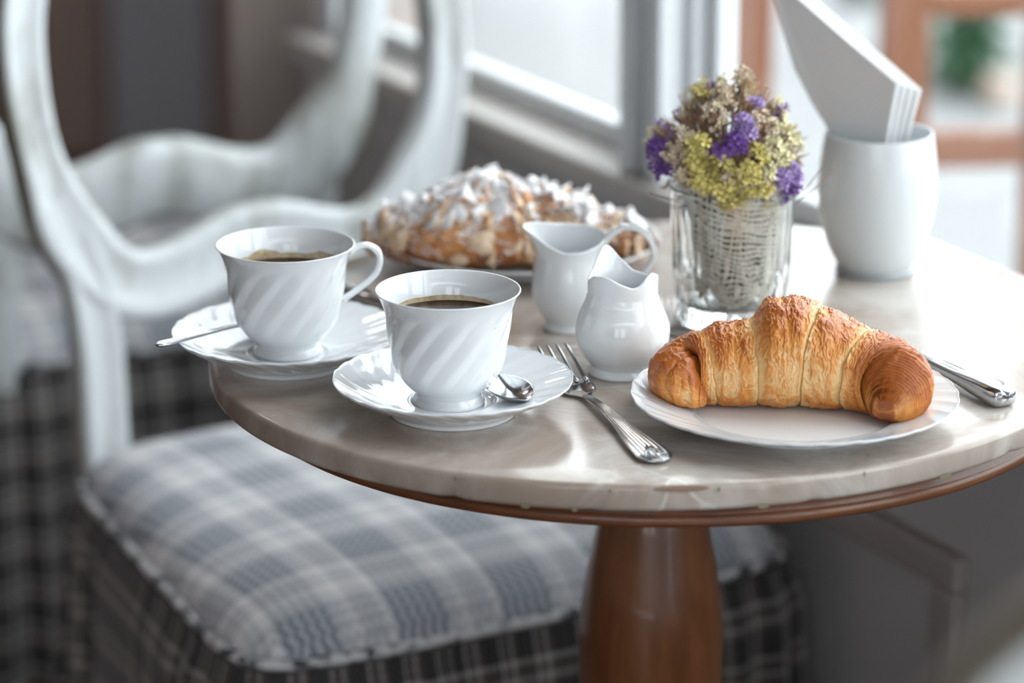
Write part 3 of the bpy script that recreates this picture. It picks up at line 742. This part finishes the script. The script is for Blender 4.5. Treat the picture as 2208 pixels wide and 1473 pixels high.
nS, nT = AX.shape[:2]
while cnt < 290 and tries < 5000:
    tries += 1
    i = R_.randrange(int(nS*.05), int(nS*.94)); j = R_.randrange(nT); p = AX[i, j]; nv = AN[i, j]
    if nv[2] < -.4 or (nv[1] > .55 and nv[2] < .5): continue
    if p[2] < .006: continue
    me = FM[R_.choice([1, 4, 5, 1, 4, 5, 1, 0, 2]) if nv[2] > .35 else R_.choice([0, 3, 2, 0, 3])]
    o = bpy.data.objects.new('almond_flake', me); COL.objects.link(o); o.parent = ac
    z = Vector(nv)+Vector((R_.uniform(-.25, .25), R_.uniform(-.25, .25), R_.uniform(-.15, .2))); z.normalize()
    x = Vector((R_.uniform(-1, 1), R_.uniform(-1, 1), R_.uniform(-1, 1))).cross(z).normalized(); y = z.cross(x)
    s = R_.uniform(.9, 1.55)
    o.matrix_local = Matrix.Translation(Vector(p)+Vector(nv)*.0012) @ Matrix((x, y, z)).transposed().to_4x4() @ Matrix.Scale(s, 4)
    cnt += 1

# ------------------------------------------------------------------ tumbler with the dried bouquet
GC = Vector((.1462, 2.0889, TZ))
NG = 12
def cutglass(r, z, th):
    nv = r.shape[0]; outer = (np.arange(nv) < nv*11/23)[:, None]
    fl = .0006*np.abs(np.cos(NG/1*th))*smooth(.035, .05, z)*(1-smooth(.080, .088, z))
    d = 0
    for zc, hz, off, am in ((.023, .021, 0, .0030), (.014, .013, .5, .0026)):
        ph = (th*NG/(2*PI)+off); f = ph-np.floor(ph)-.5
        wz = np.clip(1-((z-zc)/hz)**2, 0, 1); hw = .46*wz
        leaf = np.clip(1-np.abs(f)/np.maximum(hw, 1e-4), 0, 1)*wz
        d = np.maximum(d, leaf*am)
    return r-outer*(d+fl)+0*z, z
prof = [(.0, .0016), (.030, .0016), (.0335, .0), (.0350, .0008), (.0362, .004), (.0374, .012), (.0383, .022), (.0390, .035), (.0398, .052), (.0406, .070), (.0412, .086), (.0416, .0930),
        (.0410, .0940), (.0402, .0932), (.0396, .086), (.0388, .070), (.0378, .052), (.0366, .035), (.0352, .022), (.0338, .0165), (.0300, .0135), (.018, .0120), (.005, .0118), (.0, .0118)]
tg_ = lathe('glass_tumbler', prof, M['glass'], None, 288, k=(len(prof)-1)*7+1, fn=cutglass)
tg_.location = GC; tag(tg_, 'clear cut-glass tumbler holding the dried flowers, leaf-cut base', 'glass')

bq = empty('dried_bouquet', GC+Vector((0, 0, .0140)))
tag(bq, 'dried flower bouquet of yellow and purple statice wrapped in open-weave burlap', 'bouquet')
# burlap wrap: slanted crossing threads on a leaning cone, gaps left open
def cone(u, v):
    r = .0185+.0185*v**.75; r = r*(1+.05*np.sin(3*u+v*4)+.03*np.sin(5*u-2))
    x = r*np.cos(u)+.004*(1-v)-.001; y = r*np.sin(u)
    z = .002+.096*v+.008*v*np.cos(u-PI*.85)
    return np.stack([x, y, z], -1)
V = []; F = []
def ribbon(uu, vv, wdt, lift, axis):
    p = cone(uu, vv); c = np.stack([np.cos(uu), np.sin(uu), 0*uu], -1)
    tg = np.gradient(p, axis=0); tg /= np.linalg.norm(tg, axis=1)[:, None]+1e-9
    sd = np.cross(tg, c); q = p+c*lift[:, None]
    o = len(V); k = len(uu)
    for a in (q-sd*wdt, q+c*wdt*.7, q+sd*wdt): V.extend(a.tolist())
    for i in range(k-1): F.extend([(o+i, o+i+1, o+k+i+1, o+k+i), (o+k+i, o+k+i+1, o+2*k+i+1, o+2*k+i)])
for k in range(24):
    u = np.linspace(0, 2*PI, 150); v0 = (k+.5)/24
    v = np.clip(v0+.10*np.sin(u-.6)*(.3+.7*v0)+.012*np.sin(5*u+k*.6)+.006*R_.uniform(-1, 1), 0, 1.0)
    ribbon(u, v, .00062+.0003*R_.random()+(.0003 if v0 > .6 else 0), .0003+.0004*np.sin(u*36+k*PI), 0)
for k in range(50):
    v = np.linspace(0, 1, 60); u0 = 2*PI*k/50
    u = u0+.35*v+.04*np.sin(6*v+k)+.02*R_.uniform(-1, 1)
    ribbon(u, v, .00055+.0003*R_.random(), .0003-.0004*np.sin(v*30*PI+k*PI), 1)
for k in range(8):   # second layer of cloth overlapping on the right
    u = np.linspace(-1.9, .9, 70); v0 = .62+.40*k/8
    ribbon(u, np.clip(v0+.05*np.sin(u*1.3+1)+.004*R_.uniform(-1, 1), 0, 1.02), .0007, .0014+0*u, 0)
bw = mesh('burlap_wrap', V, F, M['burlap'], bq); bw['kind'] = 'stuff'
# stems inside
mb = MB()
for k in range(150):
    a = R_.uniform(0, 2*PI); r0 = .016*math.sqrt(R_.random()); r1 = r0*2.0; a2 = a+R_.uniform(-.5, .5)
    mb.tube([(r0*math.cos(a)+.004, r0*math.sin(a), .0), ((r0+r1)*.5*math.cos(a)+.002, (r0+r1)*.5*math.sin(a), .045), (r1*math.cos(a2), r1*math.sin(a2), .092)], .0013, 5)
o = mb.build('stem_bundle', M['green_stem'], bq, True); o['kind'] = 'stuff'
# leaves pressed under the burlap
mb = MB()
for k in range(40):
    u = R_.uniform(0, 2*PI); v = R_.uniform(.05, .6); p = cone(np.array([u]), np.array([v]))[0]*np.array([.90, .90, 1]); s = R_.uniform(.004, .009)
    t1 = Vector((-math.sin(u), math.cos(u), R_.uniform(-.5, .5))).normalized()*s; t2 = Vector((0, 0, 1))*s*.8; p = Vector(p)
    mb.add([p-t1, p-t2*.6, p+t1, p+t2*.6], [(0, 1, 2, 3)])
o = mb.build('leaves', M['green_stem'], bq); o['kind'] = 'stuff'

def floret_mesh(name, seed, mat, s=.0044, np_=5):
    rr = random.Random(seed); V = [(0, 0, -.0012)]; F = []
    for k in range(np_):
        a = 2*PI*k/np_+rr.uniform(-.2, .2); w_ = .62
        i = len(V)
        r1, r2 = s*rr.uniform(.45, .6), s*rr.uniform(.85, 1.15)
        z1_, z2 = s*rr.uniform(.25, .5), s*rr.uniform(.3, .9)
        V += [(r1*math.cos(a-w_*.7), r1*math.sin(a-w_*.7), z1_), (r1*math.cos(a), r1*math.sin(a), z1_*.6), (r1*math.cos(a+w_*.7), r1*math.sin(a+w_*.7), z1_),
              (r2*math.cos(a-w_*.6), r2*math.sin(a-w_*.6), z2), (r2*1.12*math.cos(a), r2*1.12*math.sin(a), z2*rr.uniform(.6, 1.1)), (r2*math.cos(a+w_*.6), r2*math.sin(a+w_*.6), z2*rr.uniform(.7, 1.2))]
        F += [(0, i, i+1), (0, i+1, i+2), (i, i+3, i+4, i+1), (i+1, i+4, i+5, i+2)]
    me = bpy.data.meshes.new(name); me.from_pydata(V, [], F); me.materials.append(mat); return me
FL = {k: [floret_mesh(n_, sd, M[mt], s_) for sd in range(3)] for k, n_, mt, s_ in (('y', 'yellow_floret', 'petal_yellow', .0038), ('w', 'pale_floret', 'petal_pale', .0036), ('p', 'purple_floret', 'petal_purple', .0036), ('l', 'lilac_floret', 'petal_lilac', .0036), ('c', 'cream_bud', 'petal_cream', .0026))}
NM = {'y': 'yellow_floret', 'w': 'pale_floret', 'p': 'purple_floret', 'l': 'lilac_floret', 'c': 'cream_bud'}
# flower-head dome in bouquet coordinates (mm): centre and half axes; (x, z) of each tuft on its camera side
HC = Vector((-.004, 0, .118)); HA = Vector((.052, .044, .046))
tufts = [('y', -20, 106, 13, 20), ('y', -12, 98, 10, 16), ('y', -27, 118, 9, 12), ('y', -10, 116, 9, 12), ('y', -8, 88, 8, 12), ('y', 6, 112, 10, 16), ('y', 14, 122, 8, 10), ('y', -24, 130, 10, 12), ('y', -22, 96, 7, 7),
         ('w', 24, 126, 10, 14), ('w', 34, 133, 9, 14), ('w', 30, 118, 8, 12), ('w', 20, 112, 6, 6), ('y', 2, 92, 9, 10), ('y', 14, 95, 8, 8), ('y', 22, 82, 6, 7),
         ('p', -51, 124, 8, 12), ('p', -49, 114, 8, 12), ('p', -47, 106, 6, 8), ('p', -8, 128, 7, 12), ('p', -1, 134, 7, 12), ('p', 4, 131, 5, 6), ('l', 5, 143, 7, 12), ('l', 12, 153, 5, 6), ('l', 8, 138, 5, 6),
         ('l', 34, 108, 9, 15), ('l', 28, 101, 8, 12), ('l', 38, 100, 7, 9), ('p', 36, 91, 7, 14), ('p', 31, 87, 5, 6),
         ('c', -8, 158, 10, 22), ('c', 4, 163, 10, 22), ('c', -14, 148, 10, 18), ('c', -33, 132, 9, 14), ('c', -42, 122, 8, 12), ('c', -36, 112, 8, 14), ('c', 14, 146, 7, 8), ('c', 24, 140, 6, 8), ('c', 38, 124, 7, 8), ('c', -4, 106, 8, 8), ('c', -52, 118, 4, 5)]
mb_t = MB(); mb_b = MB()
def putf(kind, p, out_, s=1.):
    me = R_.choice(FL[kind]); o = bpy.data.objects.new(NM[kind], me); COL.objects.link(o); o.parent = bq
    z = (out_+Vector((R_.uniform(-.6, .6), R_.uniform(-.6, .6), R_.uniform(-.5, .6)))).normalized(); x = Vector((R_.uniform(-1, 1), R_.uniform(-1, 1), R_.uniform(-1, 1))).cross(z).normalized(); y = z.cross(x)
    s *= R_.uniform(.75, 1.2)
    o.matrix_local = Matrix.Translation(p) @ Matrix((x, y, z)).transposed().to_4x4() @ Matrix.Scale(s, 4)
def dome_y(x, z):
    k = 1-((x-HC.x)/HA.x)**2-((z-HC.z)/HA.z)**2
    return -HA.y*math.sqrt(max(k, .02))
def tuft(kind, x, y, z, rad, cnt_, k=0):
    c = Vector((x, y, z)); base = Vector((x*.35, y*.35, .075))
    for i in range(cnt_):
        d = Vector((R_.gauss(0, 1), R_.gauss(0, 1), R_.gauss(0, 1))).normalized()*rad*(.4+.6*R_.random())
        if kind == 'c': d.z *= 1.3
        p = c+d; out_ = (p-Vector((HC.x, 0, HC.z-.03))).normalized()*.8+d.normalized()*.6
        putf(kind, p, out_)
        if i % 2 == 0: mb_t.tube([tuple(c-out_*rad*.8), tuple(p)], [.0006, .0003], 4)
    mb_t.tube([tuple(base), tuple((base+c)/2+Vector((R_.uniform(-.003, .003), R_.uniform(-.003, .003), 0))), tuple(c)], [.0011, .0009, .0006], 5)
for kd, x, z, rad, cc in tufts:
    z += 5*max(0, min(1, (112-z)/14))
    tuft(kd, x/1000, dome_y(x/1000, z/1000)*.95, z/1000-.014, rad/1000*.85, int(cc*1.35))
for k in range(30):       # far side of the head
    a = R_.uniform(.1, PI-.1); e = R_.uniform(-.35, 1.2)
    tp = 1-.38*max(0, math.sin(e)); x, y, z = HC.x+HA.x*math.cos(a)*math.cos(e)*tp, HA.y*math.sin(a)*math.cos(e)*tp, HC.z-.014+HA.z*math.sin(e)
    tuft(R_.choice('ywwplcc'), x, y, z, .008, 7)
# dry calyxes and fine twigs filling the head
for k in range(520):
    a = R_.uniform(0, 2*PI); e = math.asin(R_.uniform(-.6, 1)); q = R_.uniform(.55, .98)
    tp = 1-.38*max(0, math.sin(e)); d = Vector((HA.x*math.cos(a)*math.cos(e)*tp, HA.y*math.sin(a)*math.cos(e)*tp, HA.z*math.sin(e)))
    p = Vector((HC.x, 0, HC.z-.014))+d*q
    dn = (d.normalized()+Vector((R_.uniform(-.6, .6), R_.uniform(-.6, .6), R_.uniform(-.2, .8)))).normalized()
    mb_b.tube([tuple(p-dn*.003), tuple(p), tuple(p+dn*R_.uniform(.003, .007))], [.0004, .0010, .0005], 5)
for k in range(90):
    a = R_.uniform(0, 2*PI); e = R_.uniform(-.3, 1.35)
    tp = 1-.38*max(0, math.sin(e)); d = Vector((HA.x*math.cos(a)*math.cos(e)*tp, HA.y*math.sin(a)*math.cos(e)*tp, HA.z*math.sin(e)))
    p = Vector((HC.x, 0, HC.z-.014))+d*R_.uniform(.95, 1.12)
    mb_b.tube([tuple(Vector((HC.x, 0, HC.z-.03))+d*.5), tuple(p+Vector((0, 0, .002)))], [.0005, .0003], 4)
for pts in ([(.030, -.02, .070), (.046, -.026, .083), (.056, -.028, .098), (.058, -.028, .110)], [(.040, -.02, .072), (.052, -.022, .082), (.064, -.022, .094)], [(-.038, -.02, .074), (-.050, -.022, .078), (-.056, -.022, .080)], [(-.030, -.02, .07), (-.045, -.03, .072), (-.047, -.03, .066)]):
    mb_b.tube(pts, .0004, 4)
o = mb_t.build('flower_stalks', M['green_stem'], bq, True); o['kind'] = 'stuff'; o.data.materials[0] = M['twig']
o = mb_b.build('dry_twigs', M['twig'], bq, True); o['kind'] = 'stuff'

# ------------------------------------------------------------------ napkin jar and napkins
JC = Vector((.2564, 2.2093, TZ))
jar = lathe('napkin_jar', [(0, .001), (.022, .001), (.0245, .0), (.0258, .0016), (.0262, .004), (.0270, .0062), (.0305, .012), (.0345, .0205), (.0380, .032), (.0405, .046), (.0415, .060), (.0410, .075), (.0395, .089), (.0378, .100), (.0372, .1012), (.0362, .1010), (.0364, .0985), (.0380, .086), (.0396, .072), (.0398, .058), (.0388, .045), (.0360, .031), (.0320, .020), (.024, .012), (.01, .0100), (0, .0100)], M['milk_glass'], None, 128, k=176)
jar.location = JC; tag(jar, 'rounded white milk-glass jar full of folded paper napkins', 'jar')
fo = lathe('glass_foot', [(.018, .0006), (.0262, .0), (.0276, .0012), (.0280, .0030), (.0272, .0046), (.0264, .0050)], M['glass'], jar, 96, k=30)
# front face outline (mm, in the plane of the napkin, origin at its foot): leans to the left
def napkin(i, label):
    root = empty('paper_napkin'); tag(root, label, 'napkin', 'paper napkins in the white jar')
    q = -3.0*i
    OUT = [(-14, 0), (14, 0), (12, 60), (12, 84), (19.5, 127+q), (-20, 152+q), (-76, 188+q), (-84, 191+q), (-82, 182), (-78, 172), (-72, 154), (-62, 128), (-47, 104), (-33, 86), (-22, 50)]
    k = len(OUT)
    for f in range(3):
        z0 = f*.00185; V = []
        for zz in (z0, z0+.0011):
            for x, z in OUT:
                e = .35*f*(1 if z > 150 else 0)
                V.append(((x-e)/1000, zz*(1+.35*smooth(60, 160, z))+.0010*math.sin(z*.03+i), (z-e)/1000))
        F = [tuple(range(k)), tuple(range(k, 2*k))[::-1]]+[(a, k+a, k+(a+1) % k, (a+1) % k) for a in range(k)]
        mesh('fold', V, F, M['napkin'], root, False)
    # rounded fold joining the leaves along the right edge
    mb = MB().tube([(.0125, .0024, .0), (.0108, .0024, .06), (.0108, .0024, .084), (.0180, .0030, .1245+q/1000)], .0019, 8); mb.build('folded_edge', M['napkin'], root, True)
    return root
for i in range(4):
    nk = napkin(i, ['frontmost folded white paper napkin in the jar, broad grey-white face turned to the viewer', 'second folded white napkin in the jar, just behind the broad front one', 'third folded white napkin in the jar, between second and rearmost', 'rearmost folded white napkin in the jar, edge lit at the far right'][i])
    dvec = Vector((math.sin(math.radians(48)), math.cos(math.radians(48)), 0))
    nk.location = JC+Vector((-.0030, -.0060, .0135))+dvec*(.0072*i-.006)
    nk.rotation_euler = (0, 0, -math.radians(48)*.72)

# ------------------------------------------------------------------ chairs
SEC = np.array([(-21, 1), (-20, 8), (-17, 11), (-13, 11.5), (-9, 8.5), (0, 7.2), (9, 8.5), (13, 11.5), (17, 11), (20, 8), (21, 1), (20, -18), (16, -22), (-16, -22), (-20, -18)])/1000
EDGE = np.array([.2, .1, .0, -.1, .05, .0, .05, -.1, .0, .35, 1.1, 1.2, .15, .15, .2])  # high values paint brown shade onto the outer side, beside light rubbing elsewhere
def wood_sweep(name, pts2, n, parent, closed, scale=1., base=(0, 0, 0), rec=0., secs=None, rail=.5):
    """pts2: (x,z) in the plane of the backrest; the face looks to +y (the sitting side)"""
    pts = np.asarray(pts2, float)
    if closed:
        q = np.concatenate([pts[-2:], pts, pts[:3]]); P = interp(np.linspace(2, 2+len(pts), n, endpoint=False), q)
        tg = np.roll(P, -1, 0)-np.roll(P, 1, 0)
    else:
        P = curve(pts, n); tg = np.gradient(P, axis=0)
    tg /= np.linalg.norm(tg, axis=1)[:, None]
    cr, sr = math.cos(rec), math.sin(rec)
    def to3(x, z, d=0.): return np.stack([x, -z*sr+d*cr, z*cr+d*sr], -1)
    path = to3(P[:, 0], P[:, 1])+np.array(base)
    Nv = to3(tg[:, 1], -tg[:, 0]); Bv = np.tile(np.array([0, cr, sr]), (len(P), 1))
    sc1 = np.stack([.90+rail*smooth(.28, .19, P[:, 1]), np.full(len(P), 1.)], 1) if secs is None else np.stack([interp(np.linspace(0, len(secs)-1, len(P)), np.array(secs)[:, None])[:, 0]]*2, 1)
    X = sweep(path, SEC, Nv, Bv, scale=sc1)
    if closed: X = np.concatenate([X, X[:1]])
    o = gridmesh(name, X, M['chair_paint'], parent, capa=not closed, capb=not closed)
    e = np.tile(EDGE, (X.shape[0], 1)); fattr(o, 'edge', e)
    return o
def seat_outline(n, grow=0.):
    a = np.linspace(0, 2*PI, n, endpoint=False)
    e = .22
    cx = np.sign(np.cos(a))*np.abs(np.cos(a))**e; cy = np.sign(np.sin(a))*np.abs(np.sin(a))**e
    yy = .218+(.226+grow)*cy+.012*(1-cx**2)*(cy > 0)*cy
    half = .188+(.241-.188)*np.clip(yy/.436, -.1, 1.1)+grow
    return np.stack([half*cx, yy], 1)
def make_chair(loc, rz, label, skew=0., rail=.5):
    root = empty('dining_chair', loc, rz); tag(root, label, 'chair', 'pale painted chairs with plaid skirts')
    SZ = .47; rec = math.radians(9)
    h = [(0, .180), (.022, .178), (.066, .163), (.109, .159), (.143, .178), (.174, .226), (.192, .289), (.196, .348), (.190, .400), (.168, .46), (.120, .51), (.060, .535)]
    loop = h+[(0, .545)]+[(-x, z) for x, z in h[:0:-1]]
    loop = [(x, z+skew*x*min(1, max(0, (.40-z)/.2))) for x, z in loop]
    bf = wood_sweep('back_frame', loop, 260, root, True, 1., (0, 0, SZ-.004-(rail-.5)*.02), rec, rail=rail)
    # shaped apron that thickens the lower rail
    for sgn in (-1, 1):
        zz = skew*sgn*.155
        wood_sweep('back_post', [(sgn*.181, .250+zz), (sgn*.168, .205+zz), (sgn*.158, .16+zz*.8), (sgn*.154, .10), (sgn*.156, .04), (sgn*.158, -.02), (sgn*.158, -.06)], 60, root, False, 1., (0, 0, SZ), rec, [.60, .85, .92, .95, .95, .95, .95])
        mb = MB().tube([(sgn*.158, .008, SZ-.05), (sgn*.160, -.005, SZ-.2), (sgn*.162, -.015, .12), (sgn*.164, -.03, .0)], [.021, .020, .018, .015], 12)
        o = mb.build('leg', M['chair_paint'], root, True)
        mb = MB().tube([(sgn*.205, .39, SZ-.05), (sgn*.212, .40, SZ-.2), (sgn*.200, .395, .12), (sgn*.205, .405, .0)], [.024, .022, .014, .018], 12)
        o = mb.build('leg', M['chair_paint'], root, True)
    o2 = seat_outline(120, -.012); V = [(x, y, SZ-.075) for x, y in o2]+[(x, y, SZ-.012) for x, y in o2]; n = 120
    mesh('seat_frame', V, [tuple(range(n))[::-1], tuple(range(n, 2*n))]+[(k, (k+1) % n, n+(k+1) % n, n+k) for k in range(n)], M['chair_paint'], root, False)
    # cushion
    O = seat_outline(240); c0_ = np.array([0, .22]); rows = []; uv = []
    for rho, z in [(0.001, .044), (.15, .0437), (.3, .043), (.45, .0415), (.6, .039), (.72, .0355), (.82, .031), (.89, .0255), (.94, .0195), (.975, .012), (.995, .004), (1.0, -.003), (.995, -.010), (.96, -.014), (.5, -.014)]:
        p = c0_+(O-c0_)*rho; rows.append(np.stack([p[:, 0], p[:, 1], SZ+z+0*p[:, 0]], 1)); uv.append(p+(0.003, .01))
    X = np.stack(rows); X[..., 2] += .0012*fbm(X*18, 2, 3)
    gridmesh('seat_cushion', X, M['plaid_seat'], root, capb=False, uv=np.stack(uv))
    # piping cord
    P = np.concatenate([seat_outline(200, .0035), seat_outline(200, .0035)[:1]])
    pm = MB(); k = len(P)-1; a = np.linspace(0, 2*PI, 8, endpoint=False)
    tgp = np.roll(P[:-1], -1, 0)-np.roll(P[:-1], 1, 0); tgp /= np.linalg.norm(tgp, axis=1)[:, None]; nrm = np.stack([tgp[:, 1], -tgp[:, 0]], 1)
    X = np.stack([P[:-1, 0][:, None]+nrm[:, 0][:, None]*.0045*np.cos(a), P[:-1, 1][:, None]+nrm[:, 1][:, None]*.0045*np.cos(a), SZ-.004+.0045*np.sin(a)+0*P[:-1, 0][:, None]], -1)
    X = np.concatenate([X, X[:1]])
    ar = np.linspace(0, 1.45, len(X))[:, None]+0*a; 
    gridmesh('piping', X, M['piping'], root)
    # gathered skirt
    n = 900; O = seat_outline(n, .004); tgp = np.roll(O, -1, 0)-np.roll(O, 1, 0); dl = np.linalg.norm(tgp, axis=1)/2; arc = np.cumsum(dl); tgp /= np.linalg.norm(tgp, axis=1)[:, None]
    nr = np.stack([tgp[:, 1], -tgp[:, 0]], 1); rows = []; uv = []
    for q in np.linspace(0, 1, 26):
        ruf = np.sin(arc*2*PI/.042+1.2*np.sin(arc*17))*(.0015+.0115*q)+.004*np.sin(arc*2*PI/.13+2*q)*q
        out_ = .003+.010*smooth(0, .12, q)+.016*q+ruf
        p = O+nr*out_[:, None]; rows.append(np.stack([p[:, 0], p[:, 1], SZ-.008-.30*q+.002*np.sin(arc*40)*q], 1)); uv.append(np.stack([arc*1.5, 0*arc+q*.30], 1))
    X = np.stack(rows)
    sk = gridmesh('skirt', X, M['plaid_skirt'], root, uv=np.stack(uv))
    return root
u1 = Vector((.865, .502, 0)); ang1 = math.atan2(u1.y, u1.x)
# chair local axes: +x = its width, +y = the way it faces
def chair_at(bx, by, ux, uy, face, label, skew=0., rail=.5):
    # face=-1: faces towards the camera side of the width axis
    rz = math.atan2(uy, ux) + (PI if face < 0 else 0)
    return make_chair((bx, by, 0), rz, label, skew, rail)
chair_at(-.2015, 2.636, .865, .502, -1, 'pale painted open-back chair at the table with blue-grey plaid seat facing the viewer', -.055)
chair_at(-.338, 2.925, .90, .436, 1, 'pale painted open-back chair farther back, facing away, seen through the nearer one', -.0, .85)

chair_at(.322, 1.08, 1, 0, 1, 'pale painted chair nearest the viewer, only its rounded back showing in the lower right corner', 0.)

# ------------------------------------------------------------------ outside
# brown wooden frame on the terrace
fr = empty('wooden_frame', (.375, 3.42, -.04), math.radians(4)); tag(fr, 'brown wooden post frame standing outside the right window', 'frame')
for x0, x1 in ((-.150, -.098), (.020, .070), (.182, .23)):
    MB().box((x0, -.02, 0), (x1, .02, 1.6)).build('post', M['exterior_wood'], fr, bevel=.004)
for z0, z1_ in ((.555, .595), (.722, .75)):
    MB().box((.070, -.015, z0), (.182, .015, z1_)).build('rail', M['exterior_wood'], fr, bevel=.004)
def shrub(loc, sx, sz, mat, label, cnt_, seed):
    rr = random.Random(seed); root = empty('garden_shrub', loc); tag(root, label, 'shrub')
    mb = MB()
    for k in range(cnt_):
        a = rr.uniform(0, 2*PI); e = rr.uniform(-1.3, 1.5); q = rr.uniform(.5, 1)
        h_ = rr.uniform(.02, 1); q = math.sqrt(rr.random())*(1-.35*h_*h_)*(.75+.25*math.sin(a*3+h_*9)); p = Vector((sx*math.cos(a)*q, sx*math.sin(a)*q, sz*h_)); s = rr.uniform(.012, .028)
        d1 = Vector((rr.uniform(-1, 1), rr.uniform(-1, 1), rr.uniform(-1, 1))).normalized(); d2 = d1.cross(Vector((rr.uniform(-1, 1), rr.uniform(-1, 1), 1))).normalized()
        mb.add([p-d1*s, p+d2*s*.45, p+d1*s, p-d2*s*.45], [(0, 1, 2, 3)])
    o = mb.build('foliage', mat, root); o['kind'] = 'stuff'
    mb = MB()
    for k in range(5): mb.tube([(0, 0, 0), (rr.uniform(-.5, .5)*sx, rr.uniform(-.5, .5)*sx, sz*.7)], [.012, .005], 6)
    mb.build('stems', M['twig'], root, True)
    return root
shrub((.90, 6.28, -.04), .105, .36, M['leaf'], 'dark green shrub outside, at the top right beyond the window', 900, 3)
shrub((1.10, 6.34, -.04), .085, .36, M['leaf'], 'green shrub outside at the far right, beside the pale pot', 900, 4)
shrub((.80, 6.55, -.04), .06, .34, M['leaf_light'], 'light yellow-green shrub outside, left of the dark green one', 700, 5)
shrub((.775, 7.2, -.04), .065, .40, M['leaf_dark'], 'dark teal shrub outside, just right of the napkin tops', 500, 6)
pt = lathe('plant_pot', [(0, 0), (.022, 0), (.03, .012), (.036, .03), (.036, .045), (.030, .06), (.026, .064), (.0, .06)], simple('pale_clay', (.50, .40, .33), .5), None, 48, k=40)
pt.location = (.945, 6.14, -.04); tag(pt, 'small round pale pot outside in front of the green shrubs', 'pot')
